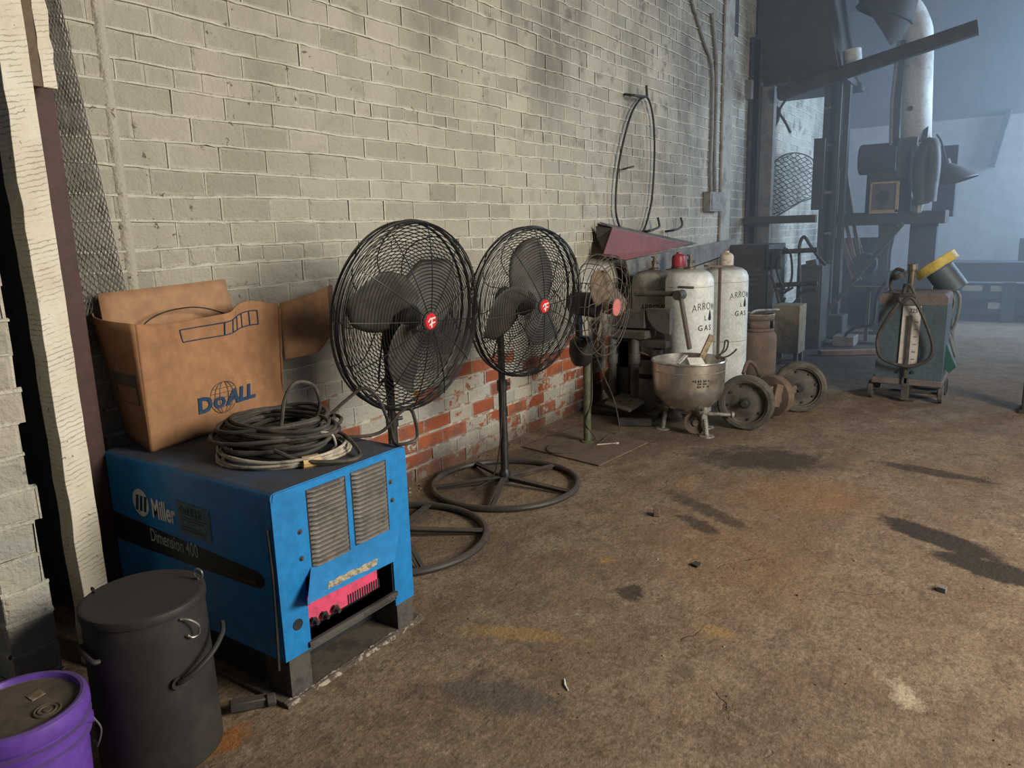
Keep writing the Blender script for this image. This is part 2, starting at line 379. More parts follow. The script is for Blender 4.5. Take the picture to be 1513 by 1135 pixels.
def floor_mat():
    k = NT('oily_concrete')
    sp = k.n('SeparateXYZ'); k.link(k.co, sp.inputs[0])
    big = k.ramp(k.noise(.8, 5, .6), .35, .66)
    mid = k.ramp(k.noise(3.2, 8, .72), .40, .62)
    mid2 = k.ramp(k.noise(7.5, 8, .75), .46, .64)
    red = k.ramp(k.noise(1.7, 7, .7, dist=.3), .50, .68)
    fine = k.ramp(k.noise(30, 9, .8), .38, .66)
    c = k.mix(big, (.225,.158,.103), (.165,.120,.082))
    c = k.mix(k.math('MULTIPLY', mid, .75), c, (.30,.228,.155))
    c = k.mix(k.math('MULTIPLY', red, .55), c, (.165,.095,.058))
    c = k.mix(k.math('MULTIPLY', mid2, .55), c, (.105,.074,.053))
    c = k.mix(k.math('MULTIPLY', fine, .5), c, (.10,.073,.052))
    pale = k.math('MULTIPLY', k.ramp(k.noise(5.0, 8, .78), .57, .70), .6)
    c = k.mix(pale, c, (.37,.30,.215))
    pits = k.ramp(k.noise(14, 7, .75), .60, .66)
    c = k.mix(k.math('MULTIPLY', pits, .6), c, (.07,.052,.04))
    ochre = k.math('MULTIPLY', k.ramp(k.noise(2.1, 5, .7), .60, .72), .45)
    c = k.mix(ochre, c, (.33,.20,.085))
    wn = k.noise(6.0, 8, .78, dist=.6)
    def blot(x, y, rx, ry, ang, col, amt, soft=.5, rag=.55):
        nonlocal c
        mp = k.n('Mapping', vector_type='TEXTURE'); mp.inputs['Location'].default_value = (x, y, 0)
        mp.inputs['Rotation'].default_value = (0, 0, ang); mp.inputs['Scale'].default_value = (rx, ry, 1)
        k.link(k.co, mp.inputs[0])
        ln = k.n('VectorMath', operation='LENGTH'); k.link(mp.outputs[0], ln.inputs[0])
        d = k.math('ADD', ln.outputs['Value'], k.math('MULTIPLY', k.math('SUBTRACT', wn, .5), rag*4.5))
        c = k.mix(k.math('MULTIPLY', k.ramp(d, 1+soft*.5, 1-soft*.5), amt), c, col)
    oil = (.035,.027,.022)
    blot(4.68,1.28,.24,.38,.3,(.05,.036,.028),.9,.9)
    blot(4.12,.90,.30,.34,.4,(.27,.135,.055),.5,1.2)
    blot(3.2,.95,.5,.35,.4,(.25,.13,.05),.30,1.4)
    blot(3.84,.22,.10,.30,-.5,oil,.95,.35,.3)
    blot(3.57,-.06,.10,.28,-.3,oil,.95,.35,.3)
    blot(4.9,.35,.07,.3,-.2,oil,.75,.5,.4)
    blot(3.65,1.28,.06,.3,-.55,oil,.7,.7,.7)
    blot(3.45,1.25,.05,.14,-.55,oil,.7,.6,.7)
    blot(2.61,1.23,.06,.05,0,oil,.8,.5,.8)
    blot(1.14,1.87,.07,.05,0,(.30,.12,.03),.9,.8,.7)
    blot(2.43,.19,.07,.04,.3,(.50,.43,.31),.7,.9,.9)
    blot(2.1,1.45,.04,.2,.35,(.34,.22,.075),.6,1.0,.9)
    blot(2.5,.82,.04,.07,.2,(.36,.22,.08),.6,.9,.9)
    blot(2.85,1.45,.04,.03,.2,(.36,.22,.07),.6,.8,.8)
    blot(1.75,1.30,.09,.2,.3,(.075,.068,.06),.6,.8,.9)
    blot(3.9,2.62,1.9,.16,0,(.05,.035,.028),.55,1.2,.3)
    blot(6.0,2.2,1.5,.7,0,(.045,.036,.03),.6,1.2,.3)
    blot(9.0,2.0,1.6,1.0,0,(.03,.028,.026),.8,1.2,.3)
    # cracks
    vo = k.n('TexVoronoi', feature='DISTANCE_TO_EDGE'); vo.inputs['Scale'].default_value = .75
    wv = k.n('VectorMath', operation='ADD'); nz = k.n('TexNoise'); nz.inputs['Scale'].default_value = 3; nz.inputs['Detail'].default_value = 6
    k.link(k.co, nz.inputs['Vector']); sc = k.n('VectorMath', operation='SCALE'); sc.inputs['Scale'].default_value = .55
    k.link(nz.outputs['Color'], sc.inputs[0]); k.link(k.co, wv.inputs[0]); k.link(sc.outputs[0], wv.inputs[1]); k.link(wv.outputs[0], vo.inputs['Vector'])
    crack = k.math('MULTIPLY', k.ramp(vo.outputs['Distance'], .006, .002), k.ramp(k.noise(1.7, 3), .52, .66))
    c = k.mix(k.math('MULTIPLY', crack, .45), c, (.06,.045,.035))
    whites = k.ramp(k.noise(60, 2, .5), .765, .79)
    c = k.mix(k.math('MULTIPLY', whites, k.ramp(k.noise(2.6, 3), .45, .6)), c, (.5,.44,.35))
    sp2_ = k.ramp(k.noise(70, 6, .8), .36, .64, .74, 1.2); mu = k.n('Mix', data_type='RGBA', blend_type='MULTIPLY'); mu.inputs[0].default_value = 1; cb3 = k.n('CombineXYZ')
    for i in range(3): k.link(sp2_, cb3.inputs[i])
    k.link(c, mu.inputs[6]); k.link(cb3.outputs[0], mu.inputs[7]); c = mu.outputs[2]
    k.color(c)
    rg = k.ramp(k.noise(2.5, 5), .3, .7, .62, .9); k.link(rg, k.b.inputs['Roughness']); k.b.inputs['Specular IOR Level'].default_value = .3
    h = k.math('ADD', k.math('MULTIPLY', k.noise(6, 9, .7), 1.5), k.math('MULTIPLY', k.noise(45, 5, .7), .3))
    h = k.math('SUBTRACT', h, k.math('MULTIPLY', crack, .5))
    k.bump(h, .6, .02)
    return k.m
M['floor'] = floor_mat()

# ------------------------------------------------------------------ setting
WY = 2.95
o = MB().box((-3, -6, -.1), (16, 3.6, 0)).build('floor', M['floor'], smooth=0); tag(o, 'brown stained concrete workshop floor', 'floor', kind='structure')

def set_attr(me, name, vals):
    a = me.attributes.new(name, 'FLOAT', 'FACE'); a.data.foreach_set('value', vals)

def brick_wall(name, x0, x1, rows, front, axis, thick, seed, redfn=None, jag=None, label=None, lo_face=True):
    """rows: list of (z0, z1, brick length). front(x, d, z) maps along / out-of-face / up to the place."""
    rr = random.Random(seed); vs = []; fs = []; rnd = []; peel = []; jt = []; drk = 0
    def quad(pts, a, b, c):
        n = len(vs); vs.extend(pts); fs.append(tuple(range(n, n+len(pts)))); rnd.append(a); peel.append(b); jt.append(c)
    for ri, (z0, z1, bl) in enumerate(rows):
        e0 = x0+(jag(ri, 0) if jag else 0); e1 = x1+(jag(ri, 1) if jag else 0)
        x = e0-rr.random()*bl*.9 if not jag else e0
        while x < e1-.01:
            L = bl*rr.uniform(.94, 1.06); xa = max(x, e0); xb = min(x+L, e1)
            if xb-xa < .02: x += L; continue
            g = .003; d = max(-.0022, rr.gauss(0, .0017)); a = rr.betavariate(5, 3) if rr.random() < .86 else rr.random()*.35; pe = redfn(xa, xb, z0, z1, rr) if redfn else 0.0
            j = lambda s=.0028: rr.uniform(-s, s)
            xA, xB, zA, zB = xa+g, xb-g, z0+g, z1-g; ins = .011
            bk = [(xA, zA), (xB, zA), (xB, zB), (xA, zB)]
            fr = [(xA+ins+j(), zA+ins+j()), (xB-ins+j(), zA+ins+j()), (xB-ins+j(), zB-ins+j()), (xA+ins+j(), zB-ins+j())]
            fv = [front(p[0], d+j(.0015), p[1]) for p in fr]; bv = [front(p[0], -.0045, p[1]) for p in bk]
            quad(fv, a, pe, 0)
            for i in range(4): quad([bv[i], bv[(i+1) % 4], fv[(i+1) % 4], fv[i]], a, pe, .3)
            # vertical joint, weak
            if rr.random() < .6:
                w_ = rr.uniform(.002, .0045); dd = rr.uniform(-.003, .0045)
                quad([front(xb-w_, dd, z0), front(xb+w_, dd, z0), front(xb+w_+j(), dd, z1), front(xb-w_+j(), dd, z1)], a, pe*.7, rr.uniform(.4, 1))
            x += L
        # bed joint above this course: an uneven bead of mortar
        nseg = max(2, int((e1-e0)/.045)); prev = None
        ph = rr.random()*9
        for i in range(nseg+1):
            xx = e0+(e1-e0)*i/nseg
            zc = z1+.005*math.sin(xx*2.3+ph)+.003*math.sin(xx*7.7+ph*3)+rr.uniform(-.002, .002); hh = rr.uniform(.0036, .0064); dd = max(-.001, rr.gauss(.0050, .0030))
            cur = (front(xx, -.003, zc-hh*1.15), front(xx, dd*.9, zc-hh), front(xx, dd, zc+hh*.7), front(xx, -.003, zc+hh*1.5))
            if prev:
                pe = redfn(xx-.02, xx, z0, z1, rr)*.8 if redfn else 0.0
                for q, jv in ((0, .2), (1, 1.0), (2, .9)):  # pale mortar; lit face and dark underside are put into the tone
                    quad([prev[q], cur[q], cur[q+1], prev[q+1]], .6, pe, jv*rr.uniform(.7, 1))
            prev = cur
    zt = rows[-1][1]; zb = rows[0][0]
    # backing and body
    if jag is None:
        A = [front(x0, -.007, zb), front(x1, -.007, zb), front(x1, -.007, zt), front(x0, -.007, zt)]
        B = [front(x0, -thick, zb), front(x1, -thick, zb), front(x1, -thick, zt), front(x0, -thick, zt)]
        quad(A, .5, .2, .6); quad(B[::-1], .5, 0, 0)
        for i in range(4): quad([A[i], B[i], B[(i+1) % 4], A[(i+1) % 4]], .5, 0, 0)
    me = bpy.data.meshes.new(name); me.from_pydata([tuple(v) for v in vs], [], fs); me.update()
    set_attr(me, 'rnd', rnd); set_attr(me, 'peel', peel); set_attr(me, 'joint', jt)
    me.materials.append(M['brick'])
    o = bpy.data.objects.new(name, me); COL.objects.link(o); tag(o, label, 'wall', kind='structure'); return o

rows = []
z = 0.0
for h in (.088,.094,.095,.095,.096,.096,.092): rows.append((z, z+h, .245)); z += h
rows.append((z, z+.079, .125)); z += .079
while z < 4.8:
    for q in range(6): rows.append((z, z+.1065, .25)); z += .1065
    rows.append((z, z+.079, .125)); z += .079
def redfn(xa, xb, z0, z1, rr):
    if z1 > .66 or xa > 5.9 or xa < 2.3: return 0.05 if z1 > .75 else .22
    if z0 < .08: return rr.choice((.35, .6, .5))
    top = .58 if xa > 3.0 else .50
    if z1 > top: return rr.choice((.0, .1, .3, .95))
    return rr.choice((.0, .1, .3, .42, .5, .62, 1.0, 1.0, 1.2))
brick_wall('wall_left', 1.40, 14.0, rows, lambda x, d, z: Vector((x, WY-d, z)), 'x', .3, 11, redfn, label='long whitewashed brick wall with bare red bricks near the floor')

# far wall: pale lower part, dark above
o = MB().box((14, -6, 0), (14.15, 2.95, 2.98)).build('wall_back', M['far_white'], smooth=0); tag(o, 'pale far wall of the workshop', 'wall', kind='structure')
o = MB().box((14.0, -6, 2.98), (14.2, 3.2, 5)).build('wall_back.001', M['far_upper'], smooth=0); tag(o, 'dark upper part of the far wall', 'wall', kind='structure')
o = MB().box((-3, -6, 4.8), (14.2, 3.36, 4.9)).build('ceiling', M['ceiling'], smooth=0); tag(o, 'dark roof over the workshop', 'ceiling', kind='structure')
# recess beside the start of the brick wall, its shade put into dark panels
o = MB().box((-.6, 3.25, 0), (1.4, 3.35, 4.8)).box((1.30, 2.98, 0), (1.40, 3.25, 4.8)).build('wall_recess', M['dark_sheet'], smooth=0); tag(o, 'dark recess behind the timber post', 'wall', kind='structure')
# plastered pilaster at the end of the near brick wall
o = MB().box((8.55, 2.915, 0), (8.86, 2.948, 4.8)).build('trim_1', worn('plaster', (.33,.31,.265), (.20,.185,.16), scale=5, rough=.9), bevel=.012); tag(o, 'plastered pilaster on the brick wall', 'pilaster', kind='structure')

o = MB().cyl((1.638, 2.966, .75), (1.638, 2.966, 3.2), .028, seg=16).build('trim_2', M['brick']); tag(o, 'half-round ridge added for a shading change on the brick wall', 'pipe', kind='structure')  # bulge shaped to stand for a shading change on the wall
for nm, v in (('rnd', .8), ('peel', .0), ('joint', .2)): set_attr(o.data, nm, [v]*len(o.data.polygons))
# broken end of a brick wall at the edge of the photo
jr = random.Random(3); jl = {}
def jag(ri, e):
    if e == 0: return 0
    if ri not in jl: jl[ri] = jr.uniform(-.016, .012)
    return jl[ri]
prow = []; z = 0
while z < 1.62: prow.append((z, z+.098, .30)); z += .098
def pier_front(x, d, z): return Vector((x, 2.35-d, z))
def pier_side(x, d, z): return Vector((.795-d, 2.35+x, z))
brick_wall('wall_stub', .795, .925, prow, pier_front, 'x', .3, 5, None, jag, label='broken end of a whitewashed brick wall')
brick_wall('wall_stub.001', .004, .42, prow, pier_side, 'y', .3, 6, None, lambda r, e: 0, label='shaded flank of the broken brick wall')
core = MB()
for ri, (z0, z1, bl) in enumerate(prow): core.box((.800, 2.352, z0), (.925+jag(ri, 1)-.002, 2.78, z1+.002))
me_o = core.build('wall_stub.002', M['brick'], smooth=0); tag(me_o, 'body of the broken brick wall', 'wall', kind='structure')
nf = len(me_o.data.polygons)
for nm, v in (('rnd', .4), ('peel', .1), ('joint', .3)): set_attr(me_o.data, nm, [v]*nf)

# haze in the far half of the hall
k = NT('haze'); k.t.nodes.remove(k.b); vsn = k.n('VolumeScatter'); vsn.inputs['Color'].default_value = (.86, .93, 1.0, 1)
vsn.inputs['Density'].default_value = .062; vsn.inputs['Anisotropy'].default_value = .1
k.link(vsn.outputs[0], k.out.inputs['Volume'])
o = MB().box((6.6, -5.5, .003), (13.98, 2.85, 4.78)).build('haze', k.m, smooth=0); tag(o, 'thin bluish haze in the far half of the workshop', 'haze', kind='stuff')

exec_parts = []
del exec_parts
# ------------------------------------------------------------------ timber post, steel column, short board, expanded metal
t = MB(); n = 46; tr = random.Random(4)
pts = []
for i in range(n+1):
    zz = 3.2*i/n; e = tr.uniform(-.0035, .0035); e2 = tr.uniform(-.002, .002)
    pts.append([Vector((1.122+e, 2.60+e2, zz)), Vector((1.209+e2, 2.60+e2, zz)), Vector((1.209+e2, 2.69, zz)), Vector((1.122+e, 2.69, zz))])
vs = [p for q in pts for p in q]; fs = [(i*4+a, i*4+(a+1) % 4, (i+1)*4+(a+1) % 4, (i+1)*4+a) for i in range(n) for a in range(4)]
t.add(vs, fs+[(3, 2, 1, 0), (n*4, n*4+1, n*4+2, n*4+3)])
tag(t.build('timber_post', M['white_timber'], smooth=0, bevel=.002), 'rough sawn timber post in flaking white paint, floor to roof', 'post')
rt = empty('steel_column', (1.325, 2.82, 0), 'maroon painted steel column behind the white timber post', 'column')
MB().box((1.296, 2.80, 0), (1.362, 2.806, 3.2)).box((1.296, 2.806, 0), (1.302, 2.88, 3.2)).box((1.356, 2.806, 0), (1.362, 2.88, 3.2)).build('channel', M['maroon_steel'], rt, smooth=0)
MB().box((1.26, 2.78, 0), (1.39, 2.90, .012)).build('base_plate', M['dark_steel'], rt, smooth=0)
b = MB().box((1.238, 2.70, 1.985), (1.285, 2.795, 3.2)); b.build('shaded_flank_board', M['brown_wood'], smooth=0, bevel=.003)  # brown colour paints the shaded flank of the white plank
tag(bpy.data.objects['shaded_flank_board'], 'short board, flank shade painted as brown colour, fixed high beside the timber post', 'board')
b = MB(); tr = random.Random(9); prev = None
for i in range(31):
    zz = 1.985+1.2*i/30; e = tr.uniform(-.004, .004)
    cur = [Vector((1.286, 2.70+e, zz)), Vector((1.330+e, 2.70, zz)), Vector((1.330+e, 2.73, zz)), Vector((1.286, 2.73, zz))]
    if prev: b.add(prev+cur, [(0,1,5,4),(1,2,6,5),(2,3,7,6),(3,0,4,7)]+([(3,2,1,0)] if i == 1 else [])+([(4,5,6,7)] if i == 30 else []))
    prev = cur
tag(b.build('wood_plank', M['white_timber'], smooth=0), 'short white painted plank ending square above the expanded metal sheet', 'plank')

# expanded metal: zigzag strands, sheet hanging at a slant
b = MB(); tr = random.Random(2)
def em(u, v):                                    # u across 0..1, v up 0..1
    bot = Vector((1.40, 2.915, 1.06)).lerp(Vector((1.605, 2.928, 1.18)), u)
    top = Vector((1.355, 2.915, 2.75)).lerp(Vector((1.452, 2.928, 2.75)), u)
    return bot.lerp(top, v)
ncol, nrow = 22, 104
for c in range(ncol+1):
    line = []
    for r_ in range(nrow+1):
        z_ = (c % 2 == 0) == (r_ % 2 == 0)
        u = (c+(.5 if z_ else -.5)*.96)/ncol
        line.append(em(min(max(u, 0), 1), r_/nrow)+Vector((0, tr.uniform(-.001, .001)+(.0016 if z_ else -.0016), 0)))
    b.tube(line, .0022, 4)
rt = empty('expanded_metal_sheet', (1.45, 2.86, 1.1), 'expanded metal mesh sheet hanging against the bricks', 'mesh sheet')
b.build('mesh', M['zinc_mesh'], rt, smooth=0)
MB().tube([em(.5+.5*math.sin(i*.35)*.9, i/70) if False else em(0, i/70) for i in range(71)], .0025, 4).build('side_edge', M['zinc_mesh'], rt, smooth=0)
o = MB().cyl((.64, 2.40, 0), (.60, 2.37, .62), .022, seg=14).build('plastic_pipe', M['white_pipe']); tag(o, 'short white pipe leaning beside the broken brick wall', 'pipe')

# ------------------------------------------------------------------ purple bucket
bc = Vector((.66, 1.965, 0))
rt = empty('bucket', bc, 'purple plastic bucket with a dusty brown lid', 'bucket')
MB().lathe([(0,.0),(.128,.0),(.131,.006),(.140,.24),(.1405,.262),(.150,.264),(.151,.272),(.1415,.276),(.142,.298),(.153,.300),(.154,.309),(.143,.313),(.1435,.34),(.137,.34),(.134,.31),(0,.31)], bc, seg=64).build('pail', M['purple_plastic'], rt)
lid = MB().lathe([(.1445,.322),(.152,.323),(.155,.330),(.155,.352),(.151,.366),(.143,.3705),(.136,.3695),(.1325,.362),(.131,.357)], bc, seg=64).build('lid_rim', M['purple_plastic'], rt)
lidp = MB().lathe([(.1315,.352),(.131,.357),(.129,.3555),(.10,.3565),(0,.357)], bc, seg=64).build('lid', M['purple_lid'], rt)
sc_ = bc+Vector((.035, -.072, .357))
MB().lathe([(.031,-.002),(.031,.003),(.028,.0045),(.026,.002),(.022,.002),(.021,.0045),(.018,.0045),(.017,.0015),(.010,.0015),(.009,.004),(0,.004)], sc_, seg=32).build('spout_cap', M['purple_lid'], lidp)
MB().box((-.016,-.02,0), (.016,.02,.010)).build('x', M['purple_lid']) if False else None
q = bc+Vector((.05, .02, .357))
MB().prism([q+Vector(p) for p in ((-.017,-.018,0),(.017,-.012,0),(.017,.02,0),(-.017,.016,0))], (0,.001,.002)).build('label_scrap', worn('scrap', (.15,.105,.065), (.22,.19,.15), scale=30, rough=.9), lidp, smooth=0)
bl = []
for i in range(25):
    a = PI*i/24
    bl.append(bc+Vector((.155*math.cos(a)*.97, -.155*math.cos(a)*.55+.02*math.sin(a), .285)) + Vector((.10*math.sin(a), -.02*math.sin(a), -.175*math.sin(a))))
a0 = bc+Vector((.132, -.075, .285)); a1 = bc+Vector((.07, .135, .285))
bl = bez([a0, a0+Vector((.018,.003,-.05)), a0+Vector((.020,.045,-.12)), (a0+a1)/2+Vector((.085,.04,-.165)), a1+Vector((.035,.0,-.10)), a1], 8)
MB().tube(bl, .0022, 6).build('bail_handle', M['wire_bright'], rt)
MB().cyl(a0-Vector((.012,-.006,0)), a0+Vector((.003,-.0015,0)), .016, seg=16).build('handle_ear', M['purple_plastic'], rt)

# ------------------------------------------------------------------ black can with lid
cc = Vector((1.02, 2.0, 0))
rt = empty('steel_can', cc, 'tall matt black steel can with a flat lid', 'can')
MB().lathe([(0,0),(.160,0),(.1655,.004),(.167,.012),(.164,.25),(.161,.487),(.157,.487),(.157,.45),(0,.44)], cc, seg=64).build('body', M['can_black'], rt)
lid = MB().lathe([(.159,.470),(.1655,.470),(.1665,.474),(.1665,.488),(.164,.494),(.158,.4965),(.15,.4955),(.08,.498),(0,.499)], cc, seg=64).build('lid', M['can_black'], rt)
def on_can(ang, z, out=0.0, r=.163): return cc+Vector(((r+out)*math.cos(ang), (r+out)*math.sin(ang), z))
ra = math.radians(-22)
e0 = on_can(ra, .497, -.012)
MB().ring(e0+Vector((.0,0,.017)), (math.cos(ra+.7), math.sin(ra+.7), 0), .0145, .0034, 24, 8).cyl(e0, e0+Vector((0,0,.006)), .006, seg=10).build('lifting_ring', M['wire_bright'], lid)
e1 = on_can(math.radians(118), .498, -.012)
MB().ring(e1+Vector((0,0,.006)), (1,0,.2), .008, .003, 18, 6).build('lid_catch', M['can_black'], lid)
D_ = math.radians
ha = [on_can(D_(-99), .285, .0), on_can(D_(-97), .292, .020), on_can(D_(-86), .312, .036), on_can(D_(-70), .340, .046), on_can(D_(-55), .364, .048), on_can(D_(-48), .376, .044), on_can(D_(-45), .382, .040)]
MB().tube(bez(ha, 6), .0075, 8).build('side_handle', M['can_black'], rt)
MB().cyl(on_can(D_(-99), .285, -.004), on_can(D_(-99), .285, .012), .016, seg=14).build('handle_boss', M['can_black'], rt)
hk = [on_can(D_(-88), .462, .004), on_can(D_(-82), .455, .020), on_can(D_(-76), .43, .028), on_can(D_(-75), .402, .022), on_can(D_(-80), .398, .014), on_can(D_(-84), .41, .010)]
MB().tube(bez(hk, 6), .0032, 7).build('wire_hook', M['wire_bright'], rt)
hb = [on_can(D_(165), .40, 0), on_can(D_(167), .40, .012), on_can(D_(190), .385, .014), on_can(D_(194), .38, 0)]
MB().tube(bez(hb, 5), .007, 8).build('side_handle', M['can_black'], rt)

# ------------------------------------------------------------------ welding machine (blue)
X0, X1, Y0, Y1, ZT, ZB = 1.357, 1.965, 1.84, 2.80, .716, .15
rt = empty('welding_machine', (1.66, 2.3, 0), 'blue welding power source with louvred end under the cardboard box', 'welder')
th = .006
shell = MB()
shell.prism([(X0, Y0+.006, ZB), (X0, Y0+.006, ZT-.02), (X0, Y1, ZT-.02), (X0, Y1, ZB)], (th, 0, 0))       # flank towards the can
shell.prism([(X1-th, Y0+.006, ZB), (X1-th, Y0+.006, ZT-.02), (X1-th, Y1, ZT-.02), (X1-th, Y1, ZB)], (th, 0, 0))
top = []
for x_, z_ in ((X0, ZT-.022), (X0+.002, ZT-.010), (X0+.008, ZT-.003), (X0+.02, ZT), (X1-.02, ZT), (X1-.008, ZT-.003), (X1-.002, ZT-.010), (X1, ZT-.022)): top.append(Vector((x_, Y0, z_)))
shell.prism(top, (0, Y1-Y0, 0))
shell.box((X0, Y1-.006, ZB), (X1, Y1, ZT-.02))
shell.build('case', M['blue_paint'], rt, smooth=50)
# front (louvre) sheet with openings made of strips
f = MB(); yo = Y0
f.box((X0, yo-.002, ZB), (X0+.105, yo+.004, .40))          # leg side strip
f.box((X1-.10, yo-.002, .115), (X1, yo+.004, .40))
f.box((X0, yo-.002, .40), (X1, yo+.004, ZT-.022))
fr = f.build('front_sheet', M['blue_paint'], rt, smooth=0)
# rounded top lip of the sheet
MB().prism([(X0+.004, yo-.003, ZT-.030), (X1-.004, yo-.003, ZT-.030), (X1-.012, yo-.003, ZT-.004), (X0+.012, yo-.003, ZT-.004)], (0, .006, 0)).build('top_lip', M['blue_paint'], rt, smooth=0)
for lx0, lx1, lz0, lz1 in ((1.492, 1.662, .418, .688), (1.686, 1.858, .425, .690)):
    lv = MB(); nl = 17
    MB().box((lx0, yo-.0035, lz0), (lx1, yo-.0025, lz1)).build('louver_opening', M['blue_inside'], rt, smooth=0)
    for i in range(nl):
        zz = lz0+(lz1-lz0)*(i+.5)/nl; hh = (lz1-lz0)/nl
        # half-round pressed louvre
        prof = [(-.001, hh*.46), (-.006, hh*.36), (-.011, hh*.10), (-.012, -hh*.18), (-.0085, -hh*.20)]
        vs = []; seg = 10
        for xi in range(seg+1):
            tt = xi/seg; env = min(1, math.sin(PI*tt)*3.2)
            for dy, dz in prof: vs.append(Vector((lx0+.003+(lx1-lx0-.006)*tt, yo-.003+dy*env, zz+dz)))
        m_ = len(prof)
        lv.add(vs, [(a*m_+b, (a+1)*m_+b, (a+1)*m_+b+1, a*m_+b+1) for a in range(seg) for b in range(m_-1)])
    lv.build('louver_panel', M['louver_grey'], rt, smooth=50)
for bx, bz in ((1.456,.56),(1.454,.47),(1.877,.60),(1.880,.53)):
    MB().lathe([(.009,0),(.009,.002),(.0055,.0025),(.0055,.006),(0,.0075)], (bx, yo-.002, bz), (0,-1,0), seg=12).build('bolt', M['leg_grey'], rt)
# hood over the terminals: leans outward at the bottom
v = MB()
A = [Vector((1.490, yo-.003, .424)), Vector((1.914, yo-.003, .416)), Vector((1.800, yo-.072, .338)), Vector((1.408, yo-.072, .350))]
v.prism(A, (0, .003, .003))
v.prism([A[0], A[3], Vector((1.470, yo-.003, .300))], (.003, 0, 0)); v.prism([A[1], A[2], Vector((1.905, yo-.003, .306))], (-.003, 0, 0))
hood = v.build('terminal_hood', M['blue_paint'], rt, smooth=0)
nn = (A[1]-A[0]).cross(A[3]-A[0]).normalized()
def on_hood(u, w_, l=.0): return A[0].lerp(A[1], u).lerp(A[3].lerp(A[2], u), w_)-nn*l*(-1 if nn.y < 0 else 1)
sg = -1 if nn.y > 0 else 1
def hp(u, w_, l): return A[0].lerp(A[1], u).lerp(A[3].lerp(A[2], u), w_)+nn*sg*l
st = MB(); jr2 = random.Random(8)
top_ = [hp(.20+.56*i/10, .66+jr2.uniform(-.03, .03), .0012) for i in range(11)]; bot_ = [hp(.20+.56*i/10, .86+jr2.uniform(-.03, .03), .0012) for i in range(11)]
st.add(top_+bot_, [(i, i+1, 12+i, 11+i) for i in range(10)]); st.build('peeling_label', M['tape_strip'], hood, smooth=0)
# dark inside, terminal board, lip
ins = MB().box((X0+.08, yo+.16, ZB), (X1-.08, yo+.17, .42)).box((X0+.10, yo+.006, .145), (X1-.1, yo+.17, .150)).box((X0+.095, yo+.004, ZB), (X0+.10, yo+.17, .42)).box((X1-.105, yo+.004, ZB), (X1-.10, yo+.17, .42))
ins.build('inner_bay', M['blue_inside'], rt, smooth=0)
pb = MB().box((1.47, yo+.02, .212), (1.80, yo+.030, .335))
pk = pb.build('terminal_board', M['pink_board'], rt, smooth=0)
sl = MB()
for i in range(14): sl.box((1.652+i*.0115, yo+.0175, .212), (1.657+i*.0115, yo+.0205, .248))
sl.build('comb_slots', M['blue_inside'], pk, smooth=0)
tm = MB()
for i in range(26): tm.box((1.475+i*.0125, yo+.016, .318), (1.480+i*.0125, yo+.0205, .334))
tm.build('upper_slots', M['blue_inside'], pk, smooth=0)
for bx in (1.49, 1.535, 1.585):
    MB().cyl((bx, yo+.03, .235), (bx, yo-.012, .228), .008, seg=10).cyl((bx, yo+.01, .232), (bx, yo+.004, .231), .014, seg=6).build('stud', M['dark_steel'], pk)
MB().box((1.45, yo-.012, .158), (X1-.095, yo+.002, .176)).box((1.45, yo-.002, .142), (X1-.095, yo+.10, .150)).build('shelf_lip', M['leg_grey'], rt, smooth=0)
MB().lathe([(0,0),(.017,0),(.019,.001),(.019,.002)], (1.415, yo-.0022, .257), (0,-1,0), seg=24).build('knockout_hole', M['blue_inside'], rt)
# steel legs and skid
for lx in (X0+.012, X1-.095):
    MB().box((lx, yo-.001, .016), (lx+.085, yo+.006, ZB+.004)).box((lx, yo+.006, .016), (lx+.006, yo+.12, ZB)).build('leg', M['leg_grey'], rt, smooth=0)
    MB().box((lx, Y1-.09, .016), (lx+.085, Y1-.01, ZB)).build('leg', M['leg_grey'], rt, smooth=0)
MB().box((X0+.02, yo+.13, .03), (X1-.02, Y1-.1, ZB+.01)).build('undertray', M['blue_inside'], rt, smooth=0)
sk = MB().box((X0-.02, yo-.012, .001), (X1+.035, Y1+.02, .016)).build('skid_plate', M['skid'], rt, smooth=0, bevel=.003)
ed = MB(); prev = None; jr2 = random.Random(5)
for i in range(40):
    x_ = X0-.02+(X1-X0+.055)*i/39; cur = [Vector((x_, yo-.014-jr2.uniform(0,.006), .001)), Vector((x_, yo-.013-jr2.uniform(0,.004), .012)), Vector((x_, yo-.005+jr2.uniform(0,.012), .0185))]
    if prev: ed.add(prev+cur, [(0,3,4,1),(1,4,5,2)])
    prev = cur
ed.build('flaking_edge', M['skid_edge'], sk, smooth=0)
# flank: stripe, lettering, sign
fx = X0-.0006
sp_ = MB()
poly = [(2.79,.482),(2.683,.475),(1.945,.441),(1.918,.434),(1.905,.418),(1.908,.400),(1.925,.386),(1.95,.380),(2.57,.372),(2.79,.372)]
sp_.prism([(fx, a, b_) for a, b_ in poly], (-.0008, 0, 0)); stp = sp_.build('black_stripe', M['stripe_black'], rt, smooth=0)
tag(MB().text('Dimension 400', .072, plane_map((fx-.0012, 2.545, .415), (0,-1,-.012), (0,0,1)), bold=.0003, sx=.66).build('stripe_lettering', M['grey_print'], stp, smooth=0), 'grey model lettering')
MB().text('CC/CV DC WELDING POWER', .018, plane_map((fx-.0012, 2.11, .392), (0,-1,0), (0,0,1)), sx=.7).build('small_lettering', M['blue_ink_dull'], stp, smooth=0)
MB().text('Miller', .098, plane_map((fx, 2.515, .513), (0,-1,0), (0,0,1)), bold=.0028, sx=.64).build('maker_lettering', M['white_print'], rt, smooth=0)
lg = MB(); lg.cyl((fx, 2.585, .552), (fx-.0008, 2.585, .552), .052, seg=40)
